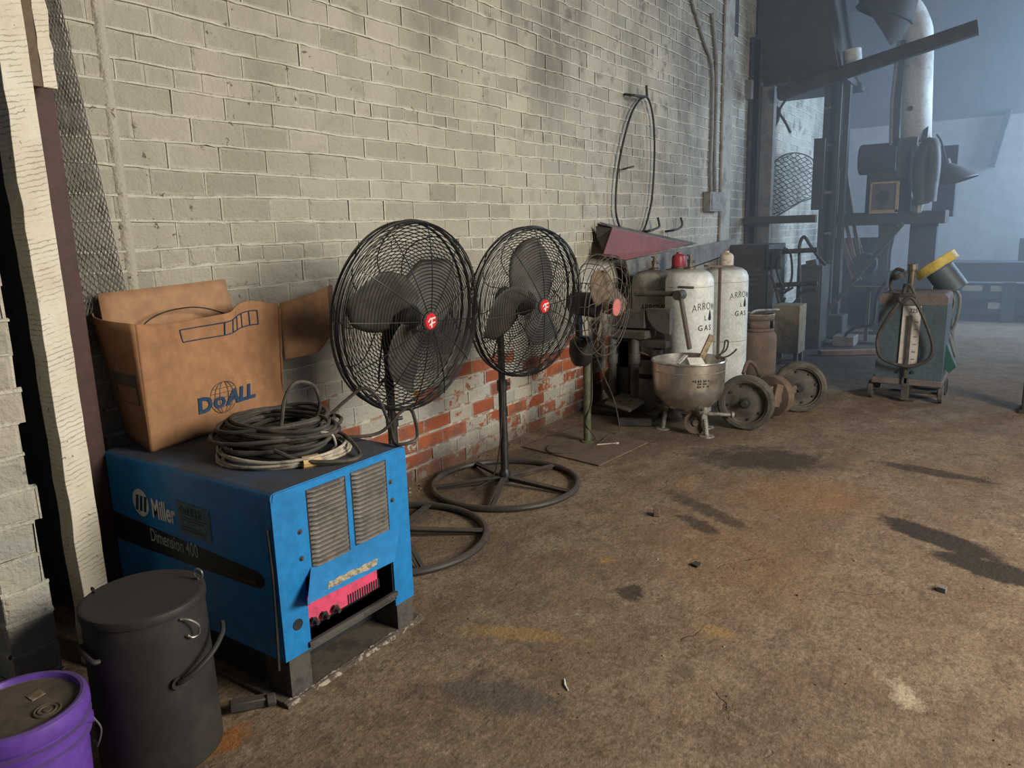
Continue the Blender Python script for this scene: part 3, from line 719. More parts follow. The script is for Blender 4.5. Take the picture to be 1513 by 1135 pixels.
lgo = lg.build('round_emblem', M['white_print'], rt, smooth=0)
st = MB()
for i in range(3):
    y_ = 2.622-i*.026; st.prism([(fx-.0009, y_, .520), (fx-.0009, y_-.016, .520), (fx-.0009, y_-.030, .580), (fx-.0009, y_-.014, .580)], (-.0006, 0, 0))
st.build('emblem_bars', M['blue_ink'], lgo, smooth=0)
sg_ = MB().prism([(fx, 2.352, .607), (fx, 2.352, .487), (fx, 2.165, .483), (fx, 2.165, .600)], (-.001, 0, 0)).build('dealer_sticker', M['sticker'], rt, smooth=0)
MB().text('DeLILLE', .042, plane_map((fx-.0012, 2.335, .562), (0,-1,-.02), (0,0,1)), bold=.0008, sx=.86).build('sticker_print', M['green_print'], sg_, smooth=0)
sl = MB()
for i, (w_, zz) in enumerate(((.15,.548),(.13,.538),(.10,.512),(.14,.502))): sl.box((fx-.0016, 2.335-w_, zz), (fx-.0011, 2.335, zz+.005))
sl.build('sticker_lines', M['blue_ink_dull'], sg_, smooth=0)
MB().tube(bez([(fx-.004, 1.86, .60), (fx-.004, 1.855, .45), (fx-.006, 1.858, .30), (fx-.02, 1.85, .13)], 8), .0045, 6).build('side_cable', M['rubber_black'], rt)

# dirt and hardware at the corner of the skid
tag(MB().beam((1.32, 1.90, .02), (1.22, 1.96, .03), .035, .03).cyl((1.31, 1.895, .022), (1.335, 1.88, .022), .02, seg=10).build('steel_lug', M['dark_steel'], bevel=.004), 'dark steel lug lying at the corner of the welder skid', 'lug')

# ------------------------------------------------------------------ cardboard box on the welder
Zb = .718
A0 = Vector((1.436, 2.612, Zb)); ex = Vector((.974, .12, 0)).normalized()
A1 = A0+ex*.70; B0 = Vector((1.505, 2.90, Zb)); 
A1 = Vector((2.13, 2.72, Zb)); B1 = Vector((2.15, 2.915, Zb))
Hh = .475
rt = empty('cardboard_box', (1.78, 2.75, Zb), 'open crumpled brown cardboard box on top of the blue welder', 'box')
mid = lambda a, b, u: a.lerp(b, u)
outn = Vector((ex.y, -ex.x, 0)).normalized()
def facep(u, w_, o=0.0):
    """front face of the box: u along, w_ up; crumpled crease"""
    p = A0.lerp(A1, u)+Vector((0, 0, Hh*w_))
    top = -.018*math.sin(PI*min(u/.6, 1))*w_ if u < .6 else .03*math.sin(PI*(u-.6)/.4)*w_
    p.z += top*(w_**2)
    bulge = .045*math.exp(-((u-.58)/.10)**2)*w_**1.5 - .03*math.exp(-((u-.33)/.14)**2)*w_**2.0
    diag = -.012*math.tanh(((u-.22)*.9+(w_-.86))/.05)*(1 if w_ > .3 else w_/.3)*min(1, u/.14)
    return p+outn*(bulge+diag*1.0+.004*math.sin(u*70)*(.3+.7*(u<.6))*.4+o)+Vector((.03*w_*(u > .95), 0, 0))
body = MB()
body.grid(72, 40, lambda u, w_: facep(u, w_))
def sidep(u, w_):
    p = A0.lerp(B0, u)+Vector((0, 0, Hh*(w_)+.03*u*w_)); p += Vector((-1, .25, 0))*(.06*w_*math.sin(PI*.5*u)+.03*math.sin(PI*u)*w_); return p
body.grid(14, 14, lambda u, w_: sidep(u, w_))
body.grid(12, 8, lambda u, w_: A1.lerp(B1, u)+Vector((.0, 0, Hh*w_*.97)) + Vector((.03*w_, 0, 0))*(1-u))
body.grid(8, 8, lambda u, w_: B0.lerp(B1, u)+Vector((0, 0, Hh*.93*w_)) + Vector((-.06*w_*(1-u), .015*w_*(1-u), 0)))
body.grid(4, 4, lambda u, w_: A0.lerp(A1, u).lerp(B0.lerp(B1, u), w_)+Vector((0, 0, .002)))
body.build('carton', M['card'], rt, smooth=25, solid=.005)
# back flap standing against the wall
F = [Vector((1.44, 2.83, 1.10)), Vector((2.03, 2.86, 1.06)), Vector((2.01, 2.885, 1.312)), Vector((1.46, 2.89, 1.294))]
MB().grid(10, 5, lambda u, w_: F[0].lerp(F[1], u).lerp(F[3].lerp(F[2], u), w_)+Vector((0, -.012*math.sin(PI*u)*w_-.012*u*u*(1-w_), 0))).build('back_flap', M['card_inner'], rt, smooth=20, solid=.005)
# flap sticking out at the end
g0 = facep(1, .985); g1 = facep(1, .40); fe = Vector((1.0, .06, .0))
fl = MB()
def flapp(u, w_):
    cut = .10*max(0, u-.62)/.38
    z0 = g1.z+.035+cut*.7; z1 = g0.z+.01+.05*u
    return Vector((g0.x+.012+.30*u, g0.y+.02*u-.02*math.sin(PI*u), z0+(z1-z0)*w_))
fl.grid(12, 6, flapp); fl.build('end_flap', M['card'], rt, smooth=20, solid=.005)
MB().grid(4, 4, lambda u, w_: flapp(1, .25+.75*w_)+Vector((.075*u, .05*u, 0))).build('flap_fold', worn('card_shade', (.16,.08,.045), (.12,.06,.035), rough=.9), rt, smooth=20, solid=.005)  # shade of the fold put into a darker cardboard colour
# printing on the box
def face_map(u0, w0, up=.0):
    L = (A1-A0).length
    return lambda x, y, z: facep(u0+x/L, w0+y/Hh+up*x, .0065+z)
pr_ = MB().text('D', .084, face_map(.315, .20), bold=.0040, sx=1.12).text('O', .060, face_map(.428, .205), bold=.0036, sx=1.12).text('ALL', .084, face_map(.520, .212), bold=.0040, sx=1.12, shear=.05)
prt = pr_.build('box_lettering', M['blue_ink'], rt, smooth=0)
gl = MB(); L = (A1-A0).length
cu, cw = .50, .285
def gp(a, b_): return facep(cu+a/L, cw+b_/Hh, .006)
for rx in (1, .66, .33): gl.tube([gp(.066*rx*math.cos(t_*2*PI/40), .066*math.sin(t_*2*PI/40)) for t_ in range(40)], .0011, 4, closed=True)
for ry in (-.6, -.3, 0, .3, .6):
    ww = .066*math.sqrt(1-ry*ry); gl.tube([gp(-ww+2*ww*t_/10, .066*ry) for t_ in range(11)], .0011, 4)
gl.build('globe_emblem', M['blue_ink_dull'], prt, smooth=0)
tb = MB()
def tline(a, b_, r_=.0022): tb.tube([facep(a[0]+(b_[0]-a[0])*i/24, a[1]+(b_[1]-a[1])*i/24, .006) for i in range(25)], r_, 4)
U0, U1, Wl, Wh = .305, .86, .815, .925
tline((U0, Wl), (U1, Wl)); tline((U0, Wh), (U1, Wh))
for u in (U0, .55, .615, .665, .72, .79, U1): tline((u, Wl), (u, Wh), .0022)
tb.build('printed_table', M['blue_ink'], rt, smooth=0)
s_ = MB(); 
for (u0, u1, w0, w1) in ((.10,.62,.50,.60),(.10,.62,.36,.367),(.10,.13,.36,.60),(.60,.62,.36,.60)): s_.grid(6, 1, lambda u, w_: sidep(u0+(u1-u0)*u, w0+(w1-w0)*w_)+Vector((-.0042, -.001, 0)))
s_.build('side_print', M['blue_ink_dull'], rt, smooth=0)
hoop = [Vector((1.545, 2.80, 1.13)), Vector((1.585, 2.80, 1.175)), Vector((1.66, 2.80, 1.205)), Vector((1.77, 2.79, 1.215)), Vector((1.87, 2.79, 1.195)), Vector((1.96, 2.78, 1.15)), Vector((2.0, 2.77, 1.10)), Vector((2.0, 2.80, .95)), Vector((1.78, 2.83, .80)), Vector((1.56, 2.80, .95))]
tag(MB().tube(bez(hoop+[hoop[0]], 6)[:-1], .003, 6, closed=True).build('wire_hoop', M['rubber_black']), 'dark wire hoop standing inside the open cardboard box', 'wire')

# ------------------------------------------------------------------ cable coils on the welder
zc = ZT
rt = empty('cable_coil', (1.735, 2.215, zc), 'untidy coil of grey cable on the blue welder', 'cable')
rr = random.Random(21)
def loop(cx, cy, rx, ry, z0, n=28, wob=.012, ph=None, tilt=0):
    p0 = rr.random()*6.28 if ph is None else ph; a1, a2 = rr.random()*6, rr.random()*6; out = []
    for i in range(n):
        a = 2*PI*i/n; k_ = 1+wob/ .2*math.sin(2*a+a1)+wob/.3*math.sin(3*a+a2)
        out.append(Vector((cx+rx*k_*math.cos(a+p0), cy+ry*k_*math.sin(a+p0), z0+.006*math.sin(a*2+a2)+tilt*math.cos(a+p0))))
    return out
CX, CY = 1.715, 2.23
gi = MB(); 
for i in range(25):
    lay = i//5; gi.tube(loop(CX+rr.uniform(-.03,.03), CY+rr.uniform(-.025,.03), rr.uniform(.125,.205), rr.uniform(.145,.23), zc+.034+lay*.018+rr.uniform(0,.010), wob=.016, tilt=rr.uniform(-.008,.012)), .0075, 7, closed=True)
gi.build('cable_windings', M['cable_grey'], rt)
gi = MB()
for i in range(5): gi.tube(loop(CX+rr.uniform(-.015,.015), CY+rr.uniform(-.015,.015), rr.uniform(.12,.18), rr.uniform(.14,.2), zc+.05+i*.010, wob=.02), .0095, 7, closed=True)
gi.build('thick_windings', M['rubber_black'], rt)
lp = bez([(1.60,2.16,.80),(1.62,2.10,.83),(1.635,2.08,.93),(1.67,2.06,.985),(1.74,2.05,.965),(1.78,2.07,.88),(1.77,2.12,.80),(1.70,2.10,.775),(1.63,2.12,.79)], 8)
MB().tube(lp, .0065, 7).build('standing_loop', M['cable_grey'], rt)
tl = bez([(1.80,2.22,.80),(1.90,2.18,.80),(1.965,2.14,.85),(2.01,2.08,.90),(2.035,2.03,.86),(2.02,1.96,.76),(1.95,1.88,.735),(1.93,1.835,.728),(1.99,1.80,.74),(2.03,1.84,.80),(2.05,1.88,.83),(2.03,1.91,.82),(1.97,1.96,.75),(1.88,2.02,.745),(1.80,2.10,.76),(1.70,2.14,.79)], 8)
MB().tube(tl, .0068, 7).build('trailing_loop', M['cable_grey'], rt)
tl = bez([(1.55,2.05,.775),(1.58,1.96,.745),(1.66,1.87,.732),(1.74,1.85,.728),(1.79,1.90,.735),(1.82,2.0,.77),(1.80,2.1,.80)], 8)
MB().tube(tl, .0075, 7).build('trailing_end', M['cable_grey'], rt)
rt = empty('white_cable_coil', (1.70, 2.2, zc), 'white cord coil under the grey cable coil', 'cable')
gi = MB()
for i in range(7): gi.tube(loop(1.682+rr.uniform(-.012,.012), 2.165+rr.uniform(-.012,.012), rr.uniform(.195,.225), rr.uniform(.215,.25), zc+.006+.009*(i//2)+rr.uniform(0,.003), wob=.008), .0052, 7, closed=True)
gi.build('cord_windings', M['cable_white'], rt)
gi = MB().tube(bez([(1.70,2.03,.80),(1.73,2.01,.80),(1.76,1.995,.785),(1.765,1.985,.745),(1.74,1.98,.735)], 6), .005, 7).build('cord_end', M['cable_white'], rt)
MB().tube([Vector((1.585,1.955,zc+.020)), Vector((1.612,1.943,zc+.020)), Vector((1.640,1.936,zc+.020))], .021, 10).build('tan_tape', M['tan_tape'], rt)

# ------------------------------------------------------------------ big pedestal fans
def make_fan(base, rot, zc, Rg, phase, off, tilt, dxy, label, blades):
    """base ring on the floor, pole, cage facing -y before rotation; zc = hub height"""
    bx, by = base
    rt = empty('pedestal_fan', (bx, by, 0), label, 'fan', 'black pedestal fans by the brick wall')
    B = Vector((bx, by, 0)); rb = .445
    MB().ring(B+Vector((0,0,.019)), (0,0,1), rb-.017, .018, 72, 10).build('base_ring', M['base_black'], rt)
    for k_ in range(5):
        a = 2*PI*k_/5+phase; d = Vector((math.cos(a), math.sin(a), 0))
        MB().beam(B+d*.02+Vector((0,0,.060)), B+d*(rb-.03)+Vector((0,0,.026)), .038, .008).beam(B+d*.02+Vector((0,0,.046)), B+d*(rb-.03)+Vector((0,0,.020)), .006, .030).build('base_spoke', M['base_black'], rt, bevel=.0015)
    MB().lathe([(0,.03),(.034,.03),(.034,.085),(.027,.10),(.0235,.11),(.0235,.62),(.020,.62),(.020,zc-.10),(0,zc-.10)], B, seg=24).build('pole', M['black_paint'], rt)
    MB().cyl(B+Vector((0,0,.58)), B+Vector((0,0,.64)), .030, seg=20).cyl(B+Vector((.02,0,.61)), B+Vector((.06,-.01,.61)), .009, seg=10).build('height_clamp', M['black_paint'], rt)
    H_ = Vector((bx+dxy, by-off, zc)); T = Matrix.Rotation(tilt, 3, 'X')@Matrix.Identity(3)
    ax = (Matrix.Rotation(rot, 3, 'Z')@Matrix.Rotation(tilt, 3, 'X'))
    def W(r, a, d): return H_+ax@Vector((r*math.cos(a), -d, r*math.sin(a)))   # d forward
    n_ = ax@Vector((0, -1, 0))
    mot = MB().cyl(H_-n_*.02, H_-n_*.19, .075, .068, seg=28).cyl(H_-n_*.19, H_-n_*.205, .068, .035, seg=28)
    mo = mot.build('motor', M['black_paint'], rt, bevel=.003)
    MB().beam(B+Vector((0,0,zc-.15)), H_-n_*.12-Vector((0,0,.02)), .05, .03).build('yoke', M['black_paint'], mo)
    def dome_f(r): return .055+.065*(1-(r/Rg)**2.6)
    def dome_b(r): return -.10+.055*(r/Rg)**4
    gf = MB(); gb = MB()
    nr = 26
    for i in range(nr):
        r = .045+(Rg-.012-.045)*i/(nr-1)
        gf.ring(W(0, 0, dome_f(r)), n_, r, .0023, 60, 4)
        gb.ring(W(0, 0, dome_b(r)), n_, r+.006, .0023, 60, 4)
    for i in range(3): gf.ring(W(0, 0, .048-.012*i), n_, Rg-.006, .0018, 60, 4)
    for k_ in range(12):
        a = 2*PI*k_/12+phase+.1
        gf.tube([W(.03+(Rg-.035)*t_/14, a, dome_f(.03+(Rg-.035)*t_/14)+.003) for t_ in range(15)], .0026, 5)
    for k_ in range(10):
        a = 2*PI*k_/10+phase
        gb.tube([W(.07+(Rg-.075)*t_/14, a+.75*math.sin(PI*t_/14)*.55, dome_b(.07+(Rg-.075)*t_/14)-.003) for t_ in range(15)], .0028, 5)
    g = gf.build('front_guard', M['black_wire'], rt)
    em_ = MB().lathe([(0,.0),(.036,.0),(.038,.004),(.034,.009),(0,.011)], W(0, 0, dome_f(0)), n_, seg=32)
    MB().lathe([(.038,-.006),(.047,-.004),(.047,.003),(.038,.005)], W(0, 0, dome_f(0)), n_, seg=32).build('hub_ring', M['black_paint'], g)
    badge = em_.build('red_badge', M['red_badge'], rt)
    def bm(x, y, z): return W(0, 0, dome_f(0)+.0105+z)+ax@Vector((x, 0, y))
    mk = MB()
    for poly in ([(-.004,-.026),(.004,-.026),(.004,.012),(-.004,.012)], [(-.022,-.004),(-.010,.010),(.020,.012),(.024,.020),(-.012,.017),(-.026,.002)], [(-.016,-.012),(-.004,-.006),(.022,.000),(.022,-.006),(-.004,-.012),(-.014,-.018)]):
        mk.prism([bm(x, y, 0) for x, y in poly], n_*.001)
    mk.build('badge_mark', M['white_print'], badge, smooth=0)
    gb.build('back_guard', M['black_wire'], rt)
    MB().ring(W(0, 0, -.004), n_, Rg, .0085, 80, 8).ring(W(0, 0, -.045), n_, Rg-.004, .005, 80, 6).ring(W(0, 0, .034), n_, Rg-.003, .004, 80, 6).build('guard_rim', M['black_wire'], rt)
    MB().lathe([(0,.02),(.05,.02),(.062,.0),(.062,-.03),(.03,-.03)], H_, n_, seg=28).build('blade_hub', M['black_paint'], rt)
    for k_ in range(3):
        a0_ = math.radians(blades[k_])-.12
        def blade(u, w_):
            r = .05+(Rg*.86-.05)*u
            ch = (.345*math.sin(PI*min(1, .16+u*.62))**.9)*(1-.30*max(0, u-.8)/.2)
            ang = a0_+.24*u*u+(w_-.5)*ch/max(r, .09)*.95*(1-.28*max(0, u-.82)/.18)
            rad = r*(1-.10*(abs(w_-.5)*2)**2.5*u)
            return W(rad, ang, -.012-(w_-.5)*.10*(1-.35*u)-.03*((w_-.5)*2)**2*u)
        MB().grid(16, 12, blade).build('fan_blade', M['blade_dark'], rt, smooth=60, solid=.002)
    cd = bez([H_-n_*.17-Vector((0,0,.05)), B+Vector((-.05,.02,zc-.30)), B+Vector((-.03,.0,.80)), B+Vector((-.035,-.02,.55)), B+Vector((-.03,.01,.25)), B+Vector((-.05,.05,.07)), B+Vector((-.16,.10,.012))], 8)
    MB().tube(cd, .0045, 6).build('power_cord', M['rubber_black'], rt)
    return rt
make_fan((2.53, 2.44), math.radians(-2), 1.113, .425, .35, .17, math.radians(6), -.018, 'black pedestal fan standing nearest the blue welder', (32, 155, 270))
make_fan((3.445, 2.435), math.radians(-9), 1.088, .412, 1.05, .175, math.radians(6), .025, 'black pedestal fan between the other large fan and the old green pole fan', (76, 198, 318))
# ------------------------------------------------------------------ old fan on a green pole with a steel plate foot
B = Vector((4.469, 2.439, 0))
rt = empty('old_fan', B, 'old open wire fan with brown blades on a green pole', 'fan')
pc = [Vector((4.154,2.774,.002)), Vector((4.032,2.119,.002)), Vector((4.67,2.066,.002)), Vector((4.80,2.72,.002))]
MB().prism(pc, (0,0,.009)).build('base_plate', M['plate_rust'], rt, smooth=0)
MB().cyl(B+Vector((0,0,.010)), B+Vector((0,0,.60)), .027, seg=20).lathe([(.045,.011),(.045,.018),(.03,.024)], B, seg=20).build('pole', M['green_pole'], rt)
MB().lathe([(0,.0),(.05,.0),(.07,.03),(.085,.09),(.08,.17),(.05,.20),(0,.20)], B+Vector((-.02,.03,.56)), seg=24).beam(B+Vector((-.03,.04,.72)), B+Vector((-.02,.05,.98)), .05, .03).build('yoke', M['black_paint'], rt)
Hc = Vector((4.43, 2.285, .975)); axm = Matrix.Rotation(math.radians(2), 3, 'Z')@Matrix.Rotation(math.radians(4), 3, 'X')
def W3(r, a, d): return Hc+axm@Vector((r*math.cos(a), -d, r*math.sin(a)))
n3 = axm@Vector((0,-1,0))
MB().cyl(Hc-n3*.05, Hc-n3*.24, .085, .075, seg=28).build('motor', M['black_paint'], rt, bevel=.008)
Rc = .335
cg = MB()
for r in (.335,.325,.26,.19,.12): cg.ring(W3(0,0,.045+.045*(1-(r/Rc)**2)-( .0 if r < .33 else .02)), n3, r, .003, 56, 5)
cg.ring(W3(0,0,-.07), n3, Rc, .0032, 56, 5).ring(W3(0,0,-.13), n3, .24, .003, 48, 5).ring(W3(0,0,-.16), n3, .14, .003, 40, 5)
for k_ in range(14):
    a = 2*PI*k_/14
    cg.tube(bez([W3(.055,a,.088), W3(.19,a+.15,.078), W3(.30,a+.30,.055), W3(.338,a+.36,.035), W3(.338,a+.38,-.07), W3(.24,a+.38,-.13), W3(.10,a+.38,-.165)], 5), .0028, 5)
cg.build('wire_cage', M['old_wire'], rt)
for k_ in range(3):
    a0_ = 2*PI*k_/3+.10
    def blade(u, w_):
        r = .04+(.30-.04)*u; ch = .20*math.sin(PI*min(1,.2+u*.55))*(1-.55*max(0,u-.82)/.18)
        ang = a0_+(w_-.5)*ch/max(r,.08)
        return W3(r*(1-.06*abs(w_*2-1)**2), ang, .015-(w_-.5)*.06)
    MB().grid(12, 8, blade).build('fan_blade', M['old_blade'], rt, smooth=60, solid=.002)
MB().lathe([(.045,-.02),(.05,.0),(.05,.02),(0,.03)], W3(0,0,.03), n3, seg=24).build('blade_hub', M['old_blade'], rt)
MB().lathe([(0,0),(.058,0),(.055,.006),(0,.010)], W3(0,0,.09), n3, seg=28).build('round_badge', M['pink_badge'], rt)
cd = bez([B+Vector((.01,-.03,.60)), B+Vector((.035,-.02,.48)), B+Vector((.0,-.035,.30)), B+Vector((-.036,-.01,.16)), B+Vector((.02,-.036,.06)), B+Vector((.05,-.02,.016)), B+Vector((-.05,.10,.015)), B+Vector((-.24,.17,.016)), B+Vector((-.36,.08,.016)), B+Vector((-.26,-.06,.016)), B+Vector((-.05,-.10,.016)), B+Vector((.18,-.07,.016)), B+Vector((.30,-.10,.03)), B+Vector((.30,-.06,.25)), B+Vector((.18,-.04,.45)), B+Vector((.06,-.04,.62))], 8)
MB().tube(cd, .0048, 6).build('power_cord', M['cable_grey'], rt)
cd = bez([B+Vector((-.05,-.10,.016)), B+Vector((.02,-.17,.016)), B+Vector((.04,-.20,.016))], 6)
MB().tube(cd, .0045, 6).cyl(B+Vector((.04,-.20,.016)), B+Vector((.055,-.215,.016)), .008, seg=8).build('plug', M['cable_white'], rt)

# ------------------------------------------------------------------ gas cylinders
def tank(c, r, h, cap, m, label, name='gas_cylinder'):
    c = Vector(c); rt = empty(name, c, label, 'gas cylinder', 'tall pale gas cylinders')
    MB().lathe([(0,.02),(r*.9,.0),(r*.93,.012),(r*.97,.02),(r,.05),(r,h-.13),(r*.985,h-.085),(r*.90,h-.045),(r*.70,h-.016),(r*.42,h-.003),(0,h)], c, seg=48).build('shell', m, rt)
    MB().ring(c+Vector((0,0,.435)), (0,0,1), r+.0005, .0022, 48, 4).ring(c+Vector((0,0,h-.135)), (0,0,1), r, .0015, 48, 4).build('weld_seam', M['tank_seam'], rt)
    MB().lathe([(r*.88,.0),(r*1.0,.0),(r*1.0,.03),(r*.93,.035)], c, seg=48).build('foot_ring', m, rt)
    if cap == 'valve':
        MB().lathe([(.045,-.012),(.045,.012),(.02,.018),(.017,.05),(.022,.05),(.022,.075),(.012,.075),(.012,.10),(.026,.10),(.026,.112),(0,.112)], c+Vector((0,0,h)), seg=14).cyl(c+Vector((0,0,h+.055)), c+Vector((.045,-.02,h+.055)), .011, seg=10).build('valve', M['brass'], rt)
    else:
        MB().lathe([(.065,-.02),(.068,.01),(.064,.012)], c+Vector((0,0,h)), seg=24).build('neck_ring', M['brass'], rt)
        MB().lathe([(.060,.0),(.063,.012),(.063,.085),(.058,.105),(.040,.120),(.022,.125),(.020,.14),(0,.142)], c+Vector((0,0,h)), seg=24).build('valve_cap', cap, rt)
    return rt, c, r
def stencil(rt, c, r, zt, ang):
    """lettering wrapped round the shell, centred on angle ang"""
    def cm(zb, s=1.0, arc=0.0):
        return lambda x, y, z: Vector((c.x+(r+.0012+z)*math.cos(ang+x/r), c.y+(r+.0012+z)*math.sin(ang+x/r), zb+y-arc*x*x))
    MB().text('ARROW', .082, cm(zt, arc=1.6), align='CENTER', sx=.72, bold=-.0012, spacing=1.1).build('stencil_lettering', M['stencil'], rt, smooth=0)
    MB().text('L', .055, cm(zt-.085), align='CENTER', sx=.9).build('stencil_lettering', M['stencil'], rt, smooth=0)
    f = cm(zt-.090); n_ = 14; L_ = []; 
    for i in range(n_): 
        a = 2*PI*i/n_; rr_ = .020*(1 if math.sin(a) < .3 else 1)
        L_.append(f(.050+rr_*math.cos(a)*(1 if math.sin(a) < 0 else (1-math.sin(a))**.6+.0), rr_*math.sin(a)*(1 if math.sin(a) < 0 else 3.6)+.02, 0))
    MB().add(L_, [tuple(range(n_))]).build('stencil_drop', M['stencil'], rt, smooth=0)
    MB().text('GAS', .062, cm(zt-.165), align='CENTER', sx=.95, bold=.0005, spacing=1.4).build('stencil_lettering', M['stencil'], rt, smooth=0)
toC = lambda x, y: math.atan2(-y, -x)
rt, c, r = tank((5.75, 2.20, 0), .19, 1.145, 'valve', M['tank_white'], 'pale gas cylinder with bare brass valve and stencilled letters')
stencil(rt, c, r, .835, toC(5.75, 2.20)+.72)
rt, c, r = tank((6.83, 2.265, 0), .20, 1.105, M['white_cap'], M['tank_white'], 'stencilled pale gas cylinder under a rust stained white cap')
stencil(rt, c, r, .835, toC(6.83, 2.265)+.76)
rt, c, r = tank((5.96, 2.595, 0), .188, 1.125, 'valve', M['tank_dirty'], 'grimy gas cylinder standing behind the dark foot lathe, dusty on top')
ang = toC(5.96, 2.595)-.05
MB().text('ARROW', .07, (lambda x, y, z: Vector((c.x+(r+.001+z)*math.cos(ang+x/r), c.y+(r+.001+z)*math.sin(ang+x/r), 0.80+y))), align='CENTER', sx=.8).build('stencil_lettering', M['stencil'], rt, smooth=0)
for zz in (.235, .40): MB().lathe([(r+.001,-.022),(r+.004,-.02),(r+.004,.02),(r+.001,.022)], c+Vector((0,0,zz)), seg=40).build('dark_band', M['dark_sheet'], rt)
# red capped tank behind the front pale one
rt, c, r = tank((6.515, 2.60, 0), .175, 1.11, M['red_cap'], M['tank_dirty'], 'gas cylinder with a dark red cap, mostly hidden behind the first pale one')

# ------------------------------------------------------------------ long sheet metal trough and red hood against the wall
rt = empty('metal_trough', (7.2, 2.8, 0), 'long grey sheet metal trough resting along the brick wall behind the gas cylinders', 'trough')
q0 = P(925, 385, 'y', 2.80); q1 = P(1088, 352, 'y', 2.80); q2 = P(1088, 372, 'y', 2.80); q3 = P(935, 428, 'y', 2.80)
MB().prism([q0, q1, q2, q3], (0, .012, 0)).build('front_sheet', M['grey_sheet'], rt, smooth=0)
MB().prism([q3, q2, q2+Vector((0,.13,-.02)), q3+Vector((0,.13,-.02))], (0,0,.01)).build('bottom_sheet', M['grey_sheet'], rt, smooth=0)
for x_ in (6.2, 8.2): MB().beam((x_, 2.87, 0.0), (x_, 2.87, .9 if x_ < 7 else 1.02), .05, .05).build('leg', M['dark_steel'], rt)
rt = empty('red_hood', (6.2, 2.8, 1.2), 'folded red sheet metal hood lying open end out on the grey trough', 'hood')
r0 = P(905, 337, 'y', 2.78); r1 = P(891, 378, 'y', 2.765); r2 = P(925, 384, 'y', 2.77); r3 = P(995, 366, 'y', 2.78); r4 = P(1016, 361, 'y', 2.785)
MB().prism([r0, r1, r2, r3, r4], (0, .006, .001)).build('red_face', M['red_sheet'], rt, smooth=0)
t0 = P(880, 331, 'y', 2.92); t1 = P(1030, 360, 'y', 2.92)
MB().prism([P(905, 337, 'y', 2.78), r4, t1, P(886, 329, 'y', 2.92)], (0, .0, .006)).build('top_fold', M['grey_sheet'], rt, smooth=0)
MB().prism([P(905, 337, 'y', 2.78)-Vector((0,0,.004)), P(880, 334, 'y', 2.9), P(882, 352, 'y', 2.9), P(893, 374, 'y', 2.768)], (.006, .004, 0)).build('open_end', M['dark_sheet'], rt, smooth=0)

# ------------------------------------------------------------------ wheel set, kettle, rusty cylinder
def wheel_at(rt, c, n, r, w):
    c = Vector(c); n = Vector(n).normalized()
    wl = MB().lathe([(r*.80,-w/2),(r*.93,-w/2),(r*.985,-w*.40),(r,-w*.22),(r,w*.22),(r*.985,w*.40),(r*.93,w/2),(r*.80,w/2),(r*.79,w*.36)], c, n, seg=56).build('tire', M['tire'], rt)
    d = MB().lathe([(r*.80,w*.40),(r*.74,w*.40),(r*.72,w*.10),(r*.55,w*.06),(r*.42,w*.20),(r*.30,w*.26),(r*.24,w*.30),(0,w*.30)], c, n, seg=48).lathe([(r*.80,-w*.3),(0,-w*.3)], c, n, seg=48).build('wheel_disc', M['wheel_disc'], rt)
    MB().lathe([(r*.20,w*.28),(r*.20,w*.38),(r*.12,w*.42),(r*.12,w*.78),(r*.10,w*.84),(0,w*.84)], c, n, seg=20).build('hub', M['dark_steel'], d)
    u, v, _ = frame(n); bl_ = MB()
    for k_ in range(8):
        a = 2*PI*k_/8+.2; p = c+(u*math.cos(a)+v*math.sin(a))*r*.62+n*w*.08
        bl_.cyl(p, p+n*.010, .010, seg=6)
    bl_.build('wheel_bolts', M['dark_steel'], d)
f0 = Vector((5.345, 1.60, .203)); f1 = Vector((6.06, 1.395, .203))
rt = empty('wheel_axle', (5.7, 1.5, 0), 'old axle with two solid tyred wheels lying beside the steel kettle', 'axle')
ax_n = (f0-f1).normalized(); n0 = (ax_n+Vector((0,-.38,0))).normalized(); n1 = (ax_n+Vector((0,-.55,0))).normalized()
wheel_at(rt, f0, n0, .203, .085); wheel_at(rt, f1, n1, .203, .085)
MB().cyl(f0+(f1-f0)*.08, f0+(f1-f0)*.92, .022, seg=14).build('axle_shaft', M['rust'], rt)
mc = f0.lerp(f1, .52)
MB().lathe([(.0,-.05),(.10,-.05),(.155,-.045),(.16,0),(.155,.035),(.13,.04),(.06,.045),(0,.045)], mc+Vector((.02,.02,-.02)), ax_n, seg=36).build('brake_drum', M['rust'], rt)
MB().beam(f0.lerp(f1,.28)+Vector((0,.02,.03)), f0.lerp(f1,.55)+Vector((0,-.03,.05)), .06, .07).beam(f0.lerp(f1,.42)+Vector((-.02,-.04,-.08)), f0.lerp(f1,.47)+Vector((-.02,-.05,.09)), .05, .07).build('mounting_bracket', M['rust'], rt, bevel=.006)
MB().beam(mc+Vector((-.06,-.05,-.03)), mc+Vector((.12,-.12,.03)), .02, .06).build('torque_arm', M['rust'], rt, bevel=.004)
tq = [P(1098,552,'y',1.85), P(1105,535,'y',1.85), P(1115,540,'y',1.82), P(1122,556,'y',1.78), P(1123,572,'y',1.70), f0.lerp(f1,.35)]
MB().tube(bez(tq, 5), .016, 8).build('bent_hanger', M['rust'], rt)

